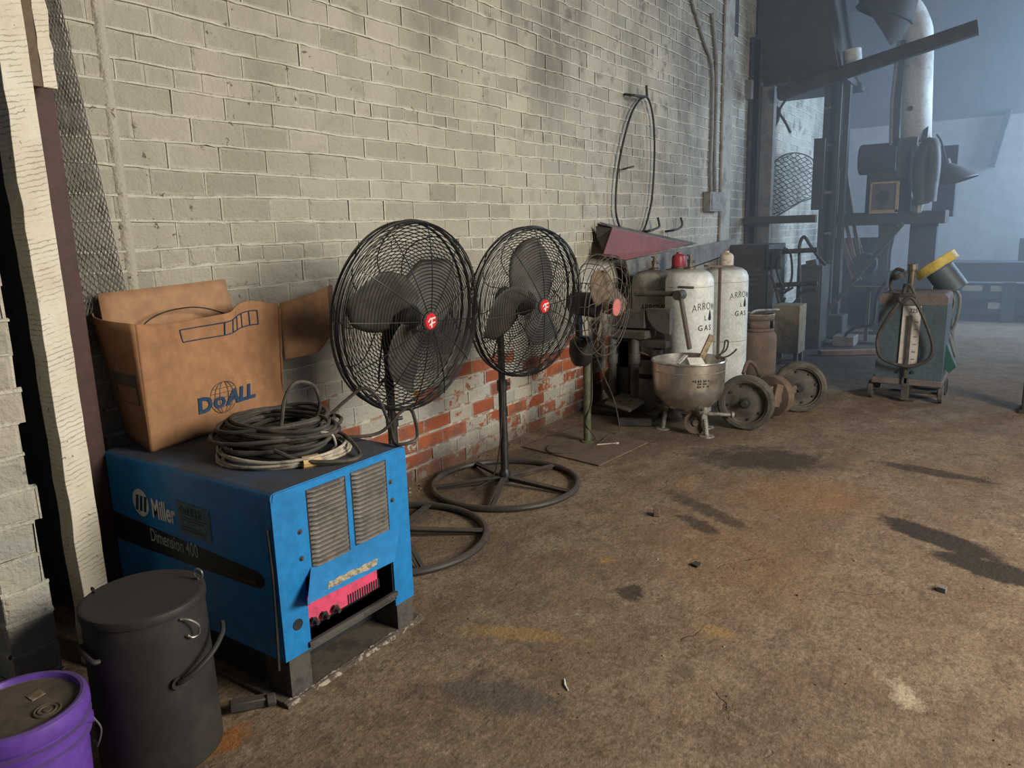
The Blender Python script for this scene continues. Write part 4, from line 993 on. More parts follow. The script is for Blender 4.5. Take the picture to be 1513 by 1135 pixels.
# kettle
pc = Vector((5.09, 1.945, 0))
rt = empty('steel_kettle', pc, 'round bottomed steel kettle on pipe legs, holding scraps', 'kettle')
prof = []
for i in range(15):
    a = PI/2*i/14; prof.append((.255*math.sin(a)**.92 if i else 0, .155+.215*(1-math.cos(a))))
prof += [(.258,.45),(.258,.528),(.266,.530),(.268,.537),(.265,.543),(.256,.543)]
MB().lathe(prof, pc, seg=64).build('bowl', M['pot_steel'], rt)
inner = [(.2555,.542),(.2515,.45),(.247,.375),(.20,.25),(.10,.185),(0,.175)]
MB().lathe(inner[::-1], pc, seg=64).build('bowl_lining', M['pot_inside'], rt)
MB().ring(pc+Vector((0,0,.47)), (0,0,1), .2585, .002, 64, 4).build('rim_seam', M['tank_seam'], rt)
ptxt = MB(); pa = math.atan2(-pc.y, -pc.x)+.35
for zz, body in ((.40, 'CAUTION HOT'), (.375, 'DO NOT')): pass
jr2 = random.Random(12)
for zz in (.425, .405, .385):
    for i in range(7):
        if jr2.random() < .7:
            a = pa-.22+.07*i+jr2.uniform(-.02,.02); w_ = jr2.uniform(.01,.03); h_ = jr2.uniform(.004,.010)
            ptxt.add([pc+Vector((.2595*math.cos(a+s_*w_), .2595*math.sin(a+s_*w_), zz+t_*h_)) for s_, t_ in ((-1,-1),(1,-1),(1,1),(-1,1))], [(0,1,2,3)])
ptxt.build('worn_marking', M['stencil'], rt, smooth=0)
for ang in (-112, -28, 95):
    a = math.radians(ang); d = Vector((math.cos(a), math.sin(a), 0)); top = pc+d*.155+Vector((0,0,.215)); bt = pc+d*.185
    MB().cyl(bt+Vector((0,0,.012)), top, .016, seg=14).lathe([(0,.001),(.055,.001),(.052,.006),(.018,.010),(.018,.02)], bt, seg=20).cyl(top-Vector((0,0,.05)), top+Vector((0,0,.012)), .024, seg=14).cyl(top, top-d*.07+Vector((0,0,.01)), .02, seg=10).build('leg', M['pot_leg'], rt)
va = pc+Vector((-.10,-.14,.165))
MB().cyl(pc+Vector((-.03,-.05,.16)), va, .018, seg=12).cyl(va, va+Vector((-.02,-.03,-.005)), .024, seg=12).build('drain_cock', M['pot_leg'], rt)
MB().cyl(pc+Vector((.05,-.02,.13)), pc+Vector((.16,-.27,.12)), .014, seg=10).cyl(pc+Vector((.16,-.27,.12)), pc+Vector((.17,-.285,.12)), .024, seg=12).build('side_pipe', M['pot_leg'], rt)
gc = pc+Vector((-.05, -.08, .088)); gn = Vector((-.9,-.42,.1)).normalized()
gw = MB().lathe([(.080,-.008),(.080,.008),(.060,.008),(.058,.003),(.026,.003),(.024,.014),(0,.014)], gc, gn, seg=36).lathe([(.08,-.008),(0,-.008)], gc, gn, seg=36)
u, v, _ = frame(gn)
for k_ in range(28):
    a = 2*PI*k_/28; p = gc+(u*math.cos(a)+v*math.sin(a))*.082; gw.cyl(p-gn*.006, p+gn*.006, .005, seg=5)
tag(gw.build('chain_sprocket', M['rust']), 'rusty toothed sprocket standing under the steel kettle', 'sprocket')
ch = MB(); c0 = va+Vector((-.02,-.03,-.02))
for k_ in range(15): ch.ring(c0+Vector((0,-.001*k_,-.008*k_)), (1,(k_ % 2)*1.0,0), .0045, .0012, 10, 4)
ch.build('bead_chain', M['wire_bright'], rt)
o = MB().beam(pc+Vector((.02,.02,.30)), pc+Vector((.155,-.115,.70)), .042, .020, (1,1,0)).build('wooden_stick', M['stick_wood'], bevel=.003); tag(o, 'flat wooden stick standing up out of the steel kettle', 'stick')
o = MB().prism([pc+Vector((-.10,-.06,.495)), pc+Vector((.0,-.14,.49)), pc+Vector((.04,-.08,.55)), pc+Vector((-.03,.0,.555))], (.015,.03,-.03)).build('white_offcut', M['white_board'], smooth=0); tag(o, 'white offcut lying in the steel kettle beside the stick', 'offcut')
o = MB().beam(pc+Vector((-.13,.03,.525)), pc+Vector((-.05,.0,.575)), .03, .006).build('metal_scrap', M['white_board'], smooth=0); tag(o, 'thin pale strip lying in the kettle beside the white offcut', 'scrap')
lw = bez([pc+Vector((.12,-.17,.53)), pc+Vector((.16,-.2,.60)), pc+Vector((.19,-.20,.655)), pc+Vector((.20,-.22,.65)), pc+Vector((.18,-.21,.59)), pc+Vector((.12,-.16,.545)), pc+Vector((.17,-.22,.545)), pc+Vector((.20,-.26,.575)), pc+Vector((.21,-.28,.60))], 7)
o = MB().tube(lw, .006, 7).build('bent_wire', M['rubber_black']); tag(o, 'dark bent wire with a loop hooked over the kettle rim', 'wire')
o = MB().box((-.07,-.05,0),(.07,.05,.05)).build('tmp', M['dark_sheet']); bpy.data.objects.remove(o)

# rusty propane cylinder
c = Vector((7.25, 2.08, 0)); r = .178
rt = empty('propane_cylinder', c, 'short rusty propane cylinder with cut out collar', 'gas cylinder')
MB().lathe([(0,.03),(r*.82,.03),(r*.9,.04),(r,.085),(r,.395),(r*.97,.43),(r*.86,.465),(r*.6,.49),(0,.50)], c, seg=40).lathe([(r*.80,0),(r*.84,0),(r*.84,.05),(r*.80,.05)], c, seg=40).build('shell', M['rust'], rt)
co = MB(); a_c = toC(c.x, c.y)
def collar(a0_, a1_, z0, z1):
    n_ = max(3, int((a1_-a0_)/.15)); co.grid(n_, 1, lambda u, w_: c+Vector((r*.84*math.cos(a0_+(a1_-a0_)*u), r*.84*math.sin(a0_+(a1_-a0_)*u), z0+(z1-z0)*w_)))
collar(0, 2*PI, .47, .50); collar(0, 2*PI, .575, .63); collar(a_c-.55, a_c+.80, .50, .575); collar(a_c+1.15, a_c+2.6, .50, .575); collar(a_c-2.6, a_c-1.15, .50, .575)
co.build('collar', M['rust'], rt, solid=.005)
MB().ring(c+Vector((0,0,.63)), (0,0,1), r*.84, .008, 36, 6).build('collar_rim', worn('rim_metal', (.30,.27,.23), (.14,.1,.07), scale=14, rough=.6), rt)
MB().lathe([(.03,0),(.03,.02),(.016,.025),(.016,.07),(.03,.075),(.03,.095),(0,.095)], c+Vector((0,0,.485)), seg=16).build('valve', M['brass'], rt)
o = MB().tube(bez([c+Vector((-.20,.02,.655)), c+Vector((-.05,.0,.668)), c+Vector((.12,-.10,.66)), c+Vector((.2,-.14,.655))], 6), .011, 8).build('iron_rod', worn('rodm', (.28,.26,.23), (.12,.1,.08), scale=14, rough=.6)); tag(o, 'bent iron rod lying across the rusty propane cylinder', 'rod')

# ------------------------------------------------------------------ tee rods and the dark foot operated machine
rt = empty('tee_handle_rod', (6.1, 2.12, 0), 'tall rusty tee handled rod standing between the two stencilled gas cylinders', 'rod')
p1 = P(1064, 396, 'y', 2.12)
MB().beam((p1.x, 2.12, .0), (p1.x, 2.12, p1.z), .022, .022).build('shaft', M['rust'], rt)
MB().beam(P(1043,393,'y',2.14), P(1082,394,'y',2.08), .035, .018).build('tee_bar', M['rust'], rt)

rt = empty('foot_machine', (5.05, 2.45, 0), 'dark foot operated machine with lever arms between the green pole fan and steel kettle', 'machine')
XG = 5.36
def pp(x, y, xx=XG): return P(x, y, 'x', xx)
def slab(a, b, xx, dep, name, m, bev=.006):
    p, q = pp(*a, xx), pp(*b, xx)
    return MB().box((xx, min(p.y,q.y), min(p.z,q.z)), (xx+dep, max(p.y,q.y), max(p.z,q.z))).build(name, m, rt, bevel=bev, smooth=0)
slab((903,458), (952,486), 5.36, .14, 'head_block', M['machine_grey'])
slab((903,488), (953,502), 5.30, .22, 'table', M['machine_grey'])
slab((914,503), (940,545), 5.38, .10, 'apron', M['dark_steel'])
slab((944,503), (984,516), 5.36, .10, 'cross_bar', M['dark_steel'])
slab((962,516), (976,536), 5.38, .05, 'guard_plate', M['dark_steel'])
cq = pp(990, 457); gp_ = [cq]+[cq+Vector((0, .20*math.cos(PI/2*i/9), -.20*math.sin(PI/2*i/9))) for i in range(10)]
MB().prism(gp_, (.06,0,0)).build('quadrant_guard', M['machine_grey'], rt, smooth=0, bevel=.004)
b0 = pp(938, 434, 5.42); b1 = pp(1003, 434, 5.42)
MB().cyl(b0, b1, .020, seg=14).build('lever_shaft', M['machine_grey'], rt)
MB().cyl(b1+Vector((-.04,0,-.01)), b1+Vector((.05,-.01,-.01)), .038, seg=18).beam(b1+Vector((0,.01,.05)), b1+Vector((.02,-.11,.045)), .03, .018).build('lever_clamp', M['machine_grey'], rt, bevel=.004)
MB().beam(pp(1006,440,5.42), pp(1019,516,5.42), .022, .05, (1,0,0)).build('lever_arm', worn('lever_m', (.12,.085,.06), (.08,.07,.06), scale=9, rough=.7), rt, bevel=.003)
for a in ((905,500),(938,500)):
    p = pp(*a, 5.34)
    MB().cyl((5.34, p.y, .06), (5.34, p.y, p.z), .034, seg=20).cyl((5.34, p.y, p.z-.20), (5.34, p.y, p.z-.12), .043, seg=20).build('guide_column', M['machine_grey'], rt)
fw_ = pp(917, 565, 5.46)
MB().lathe([(.15,-.03),(.15,.03),(.12,.035),(.11,.02),(.05,.02),(.045,.045),(0,.045)], fw_, (-.8,-.55,0), seg=36).lathe([(.15,-.03),(0,-.03)], fw_, (-.8,-.55,0), seg=36).build('flywheel', M['old_blade'], rt)
p4 = [P(893,598,'z',.13), P(930,610,'z',.11), P(953,597,'z',.12), P(922,582,'z',.15)]
pd = MB().prism(p4, (0,0,.022)).build('foot_pedal', worn('pedal_m', (.15,.13,.105), (.10,.085,.07), scale=9, rough=.7), rt, bevel=.006)
sl = MB(); pcn = (p4[0]+p4[1]+p4[2]+p4[3])/4+Vector((0,0,.0225))
for dx, dy in ((-.04,.03),(.02,-.03),(.07,.05)): sl.box((pcn.x+dx-.02, pcn.y+dy-.004, pcn.z), (pcn.x+dx+.02, pcn.y+dy+.004, pcn.z+.003))
sl.build('pedal_slots', M['blue_inside'], pd, smooth=0)
MB().box((5.24, 2.28, .0), (5.56, 2.86, .055)).beam((5.40, 2.34, .03), (5.40, 2.82, .03), .2, .10).build('base_casting', M['dark_steel'], rt, bevel=.012)
MB().beam((5.42, 2.62, .05), (5.42, 2.62, .62), .08, .14).build('rear_column', M['dark_steel'], rt, bevel=.01)
MB().tube(bez([pp(938,518,5.40), pp(960,526,5.40), pp(984,537,5.40)], 5), .007, 7).build('thin_rod', M['rust'], rt)
o = MB().beam((5.02, 2.46, .028), (5.12, 2.24, .028), .07, .05).build('angle_iron', M['dark_steel'], bevel=.004); tag(o, 'dark angle iron scrap lying on the floor before the foot machine', 'scrap')
for k_, (x_, y_) in enumerate(((985,590),(1010,603),(1055,590))):
    p = P(x_, y_, 'z', .05)
o = MB().lathe([(0,0),(.07,.0),(.075,.03),(.05,.06),(.045,.14),(0,.14)], (5.36, 2.17, 0), seg=20).build('iron_casting', M['dark_steel']); tag(o, 'dark cast iron foot standing behind the kettle legs', 'casting')

# ------------------------------------------------------------------ dark second welder with cable arms
rt = empty('arc_welder', (8.9, 2.55, 0), 'dark upright welding transformer behind the capped gas cylinder', 'welder')
bx0, by0, by1, bz0, bz1 = 8.55, 2.36, 2.80, .30, 1.25
MB().box((bx0, by0, bz0), (9.25, by1, bz1)).build('case', M['dark_steel'], rt, bevel=.012)
lv = MB()
for i in range(4): lv.box((bx0-.012, by0+.07, .80+i*.055), (bx0+.002, by0+.23, .82+i*.055))
lv.build('vents', M['machine_grey'], rt, smooth=0)
MB().box((bx0-.02, by0-.06, .52), (bx0+.10, by0+.002, .92)).build('switch_box', M['machine_grey'], rt, bevel=.006)
for y_ in (by0+.03, by1-.07):
    for x_ in (8.58, 9.18): MB().box((x_, y_, 0), (x_+.04, y_+.04, bz0+.01)).build('leg', M['dark_steel'], rt, smooth=0)
for (a, b) in (((1140,373),(1208,369)), ((1140,422),(1208,418))):
    MB().cyl(P(*a,'x',8.6), P(*b,'x',8.6), .026, seg=12).build('cable_arm', M['dark_steel'], rt)
hs = [[(1142,372),(1140,405),(1150,440),(1148,470)], [(1158,366),(1168,375),(1170,410),(1160,432),(1145,428)], [(1152,378),(1148,400),(1160,428),(1172,425)], [(1146,430),(1155,452),(1172,448),(1188,430),(1205,428)], [(1160,440),(1150,468),(1165,482),(1180,476)]]
for h_ in hs: MB().tube(bez([P(x_, y_, 'x', 8.5+.03*i) for i, (x_, y_) in enumerate(h_)], 7), .013, 7).build('welding_cable', M['rubber_black'], rt)
MB().box((8.53, 2.22, .98), (8.66, 2.40, 1.20)).build('cable_bracket', M['dark_steel'], rt, bevel=.02)
rt = empty('handrail_loop', (8.7, 2.0, 0), 'dark bent pipe handrail beside the cable arms', 'rail')
MB().tube(bez([P(1182,460,'x',8.7), P(1181,380,'x',8.7), P(1182,360,'x',8.7), P(1188,350,'x',8.7), P(1197,362,'x',8.7), P(1208,378,'x',8.7), P(1220,392,'x',8.7)], 6), .018, 8).build('pipe', M['dark_steel'], rt)
o = MB().box((8.75, 2.28, 0), (9.15, 2.62, .0)).build('tmp', M['dark_sheet']); bpy.data.objects.remove(o)
p, q = P(1140,450,'x',8.2), P(1178,535,'x',8.2)
rt = empty('wooden_crate', (8.35, 2.15, 0), 'tan plywood crate standing upright behind the rusty propane cylinder', 'crate')
MB().box((8.2, q.y, .10), (8.5, p.y-.02, .62)).build('crate_body', M['tan_crate'], rt, bevel=.004)
for y_ in (q.y+.01, p.y-.07):
    for x_ in (8.22, 8.43): MB().box((x_, y_, 0), (x_+.05, y_+.04, .099)).build('foot', M['brown_wood'], rt, smooth=0)
p, q = P(1178,392,'x',9.3), P(1210,500,'x',9.3)
rt = empty('steel_cabinet', (9.5, 2.15, 0), 'dark steel cabinet under the cable arms', 'cabinet')
MB().box((9.3, q.y, 0.0), (9.7, p.y, .98)).build('body', M['dark_steel'], rt, bevel=.008)
MB().box((9.288, q.y+.02, .12), (9.302, p.y-.02, .92)).build('door', M['machine_grey'], rt, bevel=.004)
o = MB().prism([P(1190,386,'x',9.25), P(1205,383,'x',9.25), P(1207,392,'x',9.25), P(1192,395,'x',9.25)], (.12,0,0)).build('small_tray', M['machine_grey'], smooth=0); tag(o, 'small tilted tray on the dark cabinet', 'tray')
# ------------------------------------------------------------------ on the brick wall
rt = empty('conduit', (8.33, 2.93, 1.7), 'pair of conduit pipes running down the bricks to a switch box', 'conduit')
MB().tube(bez([P(1022,0,'y',2.925), P(1040,60,'y',2.925), P(1052,100,'y',2.925), P(1052,180,'y',2.925), P(1050,240,'y',2.925), P(1050,275,'y',2.925), P(1051,285,'y',2.925)], 6), .020, 8).build('pipe', M['conduit'], rt)
MB().tube(bez([P(1052,20,'y',2.925), P(1058,80,'y',2.925), P(1058,150,'y',2.925), P(1056,235,'y',2.925), P(1057,285,'y',2.925)], 6), .022, 8).build('pipe', M['conduit'], rt)
a, b = P(1045,283,'y',2.90), P(1063,313,'y',2.90)
bx = MB().box((a.x, 2.86, b.z), (b.x, 2.945, a.z)).build('switch_box', M['conduit'], rt, bevel=.006)
MB().box((a.x+.03, 2.852, b.z+.02), (b.x-.03, 2.861, a.z-.02)).build('cover', M['conduit'], bx, bevel=.003)
lp_ = [(955,142),(945,148),(933,168),(922,205),(914,245),(910,285),(911,320),(922,345),(940,347),(951,340),(959,315),(964,285),(967,230),(966,185),(962,158),(957,144)]
o = MB().tube(bez([P(x_, y_, 'y', 2.90) for x_, y_ in lp_], 5)[:-1], .0095, 7, closed=True).build('hanging_cable_loop', M['rubber_black']); tag(o, 'long thin black cable loop hanging from a nail on the brick wall', 'cable')
def hook(pts, name, label, r=.011, yw=2.94, yo_=2.84):
    q = [P(pts[0][0], pts[0][1], 'y', 2.96)]+[P(x_, y_, 'y', yo_) for x_, y_ in pts[1:]]
    tag(MB().tube(bez(q, 4) if len(q) > 2 else q, r, 7).build(name, M['dark_steel']), label, 'hook', 'iron hooks in the brick wall')
hook([(921,139),(937,141),(954,143),(956,141),(955,126)], 'wall_hook', 'iron hook with upturned end carrying the hanging cable loop')
hook([(946,343),(960,341),(973,336),(974,331),(972,322)], 'wall_hook', 'bent iron hook just above the red hood, beside the foot of the cable loop')
hook([(982,342),(996,340),(1006,336),(1008,330),(1006,322)], 'wall_hook', 'bent iron hook nearer the switch box')
hook([(921,250),(928,248),(936,246)], 'wall_nail', 'short iron nail sticking out inside the hanging cable loop', .008)
hook([(448,-20),(455,-20)], 'wall_nail', 'x', .004) if False else None

# ------------------------------------------------------------------ dark structure at the end of the brick wall
def vbar(pa, pb, x_, dep, name, m, label, cat, bev=.004):
    a, b = P(*pa, 'x', x_), P(*pb, 'x', x_)
    o = MB().box((x_, min(a.y,b.y), max(0, min(a.z,b.z))), (x_+dep, max(a.y,b.y), max(a.z,b.z))).build(name, m, bevel=bev, smooth=0)
    return tag(o, label, cat)
rt = empty('steel_stanchion', (9.5, 2.8, 0), 'dark steel stanchion with a pale painted timber strip beside the pilaster', 'column')
for (pa, pb, m_, nm, dx) in (((1081,60),(1095,470),M['dark_steel'],'flange',0.0), ((1095,140),(1108,470),M['white_pipe'],'timber_strip',.03), ((1107,60),(1118,470),M['dark_steel'],'flange',.0), ((1117,130),(1138,470),M['grey_sheet'],'web_panel',.06)):
    a, b = P(*pa,'x',9.5+dx), P(*pb,'x',9.5+dx)
    y0_, y1_ = min(a.y,b.y), max(a.y,b.y); ym = P((pa[0]+pb[0])/2, 300, 'x', 9.5+dx).y; hw = abs(P(pa[0],300,'x',9.5).y-P(pb[0],300,'x',9.5).y)/2
    ym = min(ym, 2.93-hw)
    MB().box((9.5+dx, ym-hw, 0), (9.62+dx, ym+hw, a.z)).build(nm, m_, rt, smooth=0, bevel=.004)
vbar((1092,120),(1110,146), 9.40, .10, 'timber_block', M['grey_sheet'], 'short whitewashed timber block under the dark hood', 'block')
a, b = P(1096,321,'x',9.45), P(1207,331,'x',9.45)
tag(MB().box((9.36, b.y, a.z-.09), (9.45, min(a.y, 2.9), a.z)).build('steel_rail', M['dark_steel'], bevel=.004, smooth=0), 'dark horizontal steel rail in front of the bright bricks', 'rail')
# hood
rt = empty('forge_hood', (10.2, 2.5, 3.15), 'large dark sheet metal hood hanging at the end of the brick wall', 'hood')
a = P(1240,116,'x',9.7); 
hz = 3.14
MB().prism([Vector((9.7, a.y, hz)), Vector((9.7, 2.92, hz)), Vector((9.7, 2.92, 4.75)), Vector((9.7, a.y+.35, 4.75))], (1.4, 0, 0)).build('canopy', M['dark_sheet'], rt, smooth=0, bevel=.01)
MB().box((9.66, a.y-.03, hz-.02), (11.14, 2.93, hz+.06)).build('lip', M['dark_steel'], rt, smooth=0, bevel=.004)
vbar((1063,-5),(1086,52), 8.95, .12, 'wall_bracket', M['dark_steel'], 'dark bracket block fixed high on the pilaster', 'bracket')
# strap, hanging twig of wire
rt = empty('broken_bracket', (10.4, 2.7, 2.6), 'broken dark arm fitting sticking out before the bright bricks', 'bracket')
MB().tube(bez([P(1171,137,'x',9.9), P(1158,152,'x',9.9), P(1152,166,'x',9.9), P(1160,180,'x',9.9), P(1168,196,'x',9.9)], 5), .016, 7).build('bent_arm', M['dark_steel'], rt)
MB().prism([P(1140,152,'x',9.9), P(1153,160,'x',9.9), P(1150,178,'x',9.9), P(1145,188,'x',9.9), P(1143,168,'x',9.9)], (.04,0,0)).build('plate', M['dark_steel'], rt, smooth=0)
MB().tube(bez([P(1141,168,'x',9.9), P(1128,174,'x',9.9), P(1116,168,'x',9.9)], 5), .008, 6).build('hanging_wire', M['dark_steel'], rt)
# wire guard leaning on bricks
mb = MB(); pan = [P(1132,255,'y',2.78), P(1128,334,'y',2.78), P(1204,288,'y',2.78), P(1203,228,'y',2.78)]
ed_ = bez([P(1130,262,'y',2.78), P(1148,236,'y',2.78), P(1172,226,'y',2.78), P(1196,232,'y',2.78), P(1203,245,'y',2.78), P(1202,288,'y',2.78), P(1184,298,'y',2.78), P(1160,312,'y',2.78), P(1130,330,'y',2.78)], 5)
mb.tube(ed_, .010, 6)
def inside(px_, py_):
    poly = [(1130,262),(1148,236),(1172,226),(1196,232),(1203,245),(1202,288),(1184,298),(1160,312),(1130,330)]
    c_ = False
    for i in range(len(poly)):
        (xa, ya), (xb, yb) = poly[i-1], poly[i]
        if (ya > py_) != (yb > py_) and px_ < (xb-xa)*(py_-ya)/(yb-ya)+xa: c_ = not c_
    return c_
for dx, dy in ((.72,.69),(.90,-.44)):
    nx, ny = -dy, dx
    for k_ in range(-10, 11):
        cx_, cy_ = 1166+nx*k_*6.2, 278+ny*k_*6.2; run = []
        for t_ in range(-60, 61, 3):
            x_, y_ = cx_+dx*t_+1.2*math.sin(t_*.5+k_), cy_+dy*t_
            if inside(x_, y_): run.append(P(x_, y_, 'y', 2.78+.05*math.sin(x_*.06)))
        if len(run) > 2: mb.tube(run, .0065, 4)
tag(mb.build('wire_guard', M['dark_steel'], smooth=0), 'rounded wire mesh guard hanging before the bright end of the brick wall', 'mesh guard')
# mast of twin posts
rt = empty('steel_mast', (10.3, 2.15, 0), 'tall dark mast of steel posts between the cable arms and leaning boards', 'mast')
for px0, px1, dx in ((1210,1219,0),(1220,1226,.06),(1228,1236,-.04),(1237,1246,.05)):
    a, b = P(px0,300,'x',10.3), P(px1,300,'x',10.3)
    MB().box((10.3+dx, b.y, 0), (10.42+dx, a.y, 3.15)).build('post', M['dark_steel'], rt, smooth=0, bevel=.006)
for py_ in (160, 215, 285, 345, 395):
    p = P(1218, py_, 'x', 10.26); MB().cyl(p, p+Vector((0,-.08,0)), .018, seg=10).build('clamp_bolt', M['conduit'], rt)
p = P(1213,500,'x',10.2)
MB().box((10.2, p.y-.25, 0), (10.55, p.y+.15, .30)).build('mast_foot', M['dark_sheet'], rt, bevel=.02)
vbar((1203,205),(1214,310), 10.15, .05, 'torn_board', M['dark_steel'], 'dark torn board edge fixed to the mast beside the wire guard', 'board')
a, b = P(1222,460,'x',10.0), P(1334,330,'x',10.0)
tag(MB().beam(a, b, .05, .05).build('brace_pipe', M['machine_grey'], bevel=.004), 'slanting steel brace from the mast foot up to the shelf beam', 'brace')
tag(MB().beam(P(1150,140,'x',9.45), P(1446,40,'x',9.45), .11, .14).build('roof_beam', M['dark_steel'], bevel=.01), 'dark sloping beam in front of the white exhaust pipe', 'beam')
# leaning boards
for i, (a, b, wd, lab) in enumerate((((1241,345),(1264,416),.075,'pale broad board leaning nearest the mast, below the shelf beam'), ((1250,330),(1270,414),.05,'second narrow pale board leaning below the shelf beam'), ((1240,200),(1256,322),.09,'long brown board leaning above the shelf beam'), ((1252,270),(1272,395),.05,'long thin brown board leaning beside the dark machine'), ((1262,330),(1282,405),.03,'thin slat leaning lowest beside the brace'))):
    pa, pb = P(*a,'x',11.36+.05*i), P(*b,'x',11.24+.05*i)
    tag(MB().beam(pb, pa, .02, wd, (0,1,.0)).build('leaning_board', M['old_board'], bevel=.002, smooth=0), lab, 'board', 'boards leaning behind the mast')
a, b = P(1226,445,'x',10.5), P(1240,520,'x',10.5)
vbar((1231,385),(1241,455), 10.6, .03, 'pale_panel', M['teal_top'], 'narrow pale panel standing between the mast and brace', 'panel')
# ------------------------------------------------------------------ dark forging machine under the white exhaust pipe
rt = empty('forging_machine', (10.9, 1.4, 0), 'dark workshop machine with shelf beam below the white exhaust pipe', 'machine')
def xb(pa, pb, x_, dep, name, m, par=None, bev=.012):
    a, b = P(*pa,'x',x_), P(*pb,'x',x_)
    return MB().box((x_, min(a.y,b.y), max(.0,min(a.z,b.z))), (x_+dep, max(a.y,b.y), max(a.z,b.z))).build(name, m, par or rt, bevel=bev, smooth=0)
xb((1230,316),(1396,330), 10.7, .5, 'shelf_beam', M['dark_steel'])
xb((1281,255),(1345,317), 10.75, .5, 'gear_case', M['far_dark'])
c_ = P(1298,235,'x',10.9)
MB().cyl(c_+Vector((0,.22,0)), c_+Vector((0,-.22,0)), .19, seg=32).cyl(c_+Vector((0,-.22,0)), c_+Vector((0,-.28,0)), .10, seg=24).build('drum', M['far_dark'], rt, bevel=.02)
xb((1327,204),(1352,262), 10.7, .06, 'upright_plate', M['machine_grey'])
xb((1347,215),(1353,268), 10.68, .03, 'plate_edge', worn('edge_tan', (.36,.28,.22), (.25,.2,.17), rough=.7), bev=.003)
g_ = xb((1288,271),(1324,311), 10.70, .04, 'gauge_panel', M['gauge_face'], bev=.004)
a, b = P(1288,271,'x',10.69), P(1324,311,'x',10.69)
for lo, hi in (((10.67,b.y-.02,b.z-.02),(10.70,b.y+.015,a.z+.01)), ((10.67,b.y-.02,b.z-.03),(10.70,a.y+.01,b.z+.012)), ((10.68,b.y,a.z-.01),(10.70,a.y,a.z+.012)), ((10.68,a.y-.01,b.z),(10.70,a.y+.012,a.z))):
    MB().box(lo, hi).build('gilt_edge', M['gold_frame'], g_, smooth=0)
MB().cyl(P(1305,291,'x',10.705), P(1305,291,'x',10.69), .08, seg=24).build('dial', M['far_dark'], g_)
# bent lamp box
l_ = MB().prism([P(1347,296,'x',10.6), P(1360,289,'x',10.6), P(1364,296,'x',10.6), P(1356,316,'x',10.6), P(1345,314,'x',10.6)], (.12,0,0)).build('lamp_box', M['teal_top'], rt, smooth=0, bevel=.006)
MB().beam(P(1362,292,'x',10.59), P(1358,314,'x',10.59), .02, .045).build('lamp_edge', M['white_board'], l_)
MB().tube(bez([P(1346,268,'x',10.66), P(1346,288,'x',10.66), P(1348,300,'x',10.66)], 4), .012, 6).build('wire', M['conduit'], rt)
# curved leg
lg_ = [P(1298,330,'x',10.8), P(1322,330,'x',10.8), P(1318,346,'x',10.8), P(1312,372,'x',10.8), P(1310,402,'x',10.8), P(1297,402,'x',10.8)]
MB().prism(lg_, (.3,0,0)).build('curved_leg', M['far_dark'], rt, smooth=0, bevel=.01)
a = P(1310,402,'x',10.8); MB().box((10.8, a.y-.02, 0), (11.1, P(1296,402,'x',10.8).y, a.z)).build('leg', M['far_dark'], rt, smooth=0)
a, b = P(1385,330,'x',11.0), P(1345,330,'x',11.0)
MB().box((11.0, a.y, 0), (11.2, b.y, a.z)).build('rear_leg', M['far_dark'], rt, smooth=0)
xb((1384,216),(1408,320), 11.3, .25, 'rear_post', M['far_dark'])
MB().lathe([(.15,-.02),(.16,.02),(.14,.05),(.06,.06),(.05,.10),(0,.10)], P(1280,380,'x',11.2)-Vector((0,0,.1)), (-1,0,.2), seg=24).build('handwheel', M['far_dark'], rt)
# exhaust pipe
rt = empty('exhaust_pipe', (10.9, 1.25, 2.2), 'fat round white painted exhaust pipe rising above the machine', 'pipe')
a, b = P(1353,215,'x',11.0), P(1356,70,'x',11.0)
rr_ = abs(P(1332,120,'x',11.0).y-P(1377,120,'x',11.0).y)/2
MB().cyl(a, b+Vector((0,0,.05)), rr_, seg=40, caps=False).build('stack', M['white_pipe'], rt, solid=.01)
MB().ring(b, (0,0,1), rr_+.005, .018, 40, 6).build('joint_band', M['white_pipe'], rt)
eb = bez([b+Vector((0,0,.04)), b+Vector((0,.03,.22)), b+Vector((0,.16,.46)), b+Vector((0,.40,.60))], 5)
MB().tube(eb, rr_*1.02, 24, caps=False).build('elbow', M['white_pipe'], rt)
hl = MB().prism([P(1352,212,'x',10.815), P(1360,206,'x',10.815), P(1364,192,'x',10.815), P(1372,186,'x',10.815), P(1370,204,'x',10.815), P(1366,208,'x',10.815)], (.002,0,0)).build('rusted_hole', M['dark_sheet'], rt, smooth=0)
for p in [P(1345,160,'x',10.815)]: MB().cyl(p, p+Vector((.05,0,0)), .030, seg=14).build('port', M['dark_sheet'], rt)
rt = empty('round_duct', (10.0, 1.8, 3.7), 'big dark round duct running from the hood over the white exhaust pipe', 'duct')
dp = bez([P(1296,34,'x',10.15), P(1303,28,'x',10.15), P(1310,12,'x',10.15), P(1316,-20,'x',10.15), P(1319,-55,'x',10.15)], 6)
MB().tube(dp, .31, 32).build('duct', M['dark_sheet'], rt)
MB().ring(dp[9], dp[10]-dp[8], .315, .018, 40, 6).build('duct_seam', M['far_dark'], rt)
MB().tube(bez([P(1259,112,'x',9.9), P(1260,92,'x',9.9), P(1259,74,'x',9.9)], 5), .10, 20).build('branch_elbow', M['white_pipe'], rt)
rt = empty('exhaust_bracket', (10.7, 1.5, 2.8), 'dark hanging pipes beside the white exhaust pipe', 'pipe')
MB().tube([P(1316,215,'x',10.8), P(1318,150,'x',10.8), P(1328,60,'x',10.8)], .022, 8).build('thin_pipe', M['conduit'], rt)
MB().tube([P(1322,215,'x',10.85), P(1325,150,'x',10.85), P(1333,60,'x',10.85)], .045, 10).build('thick_pipe', M['far_dark'], rt)
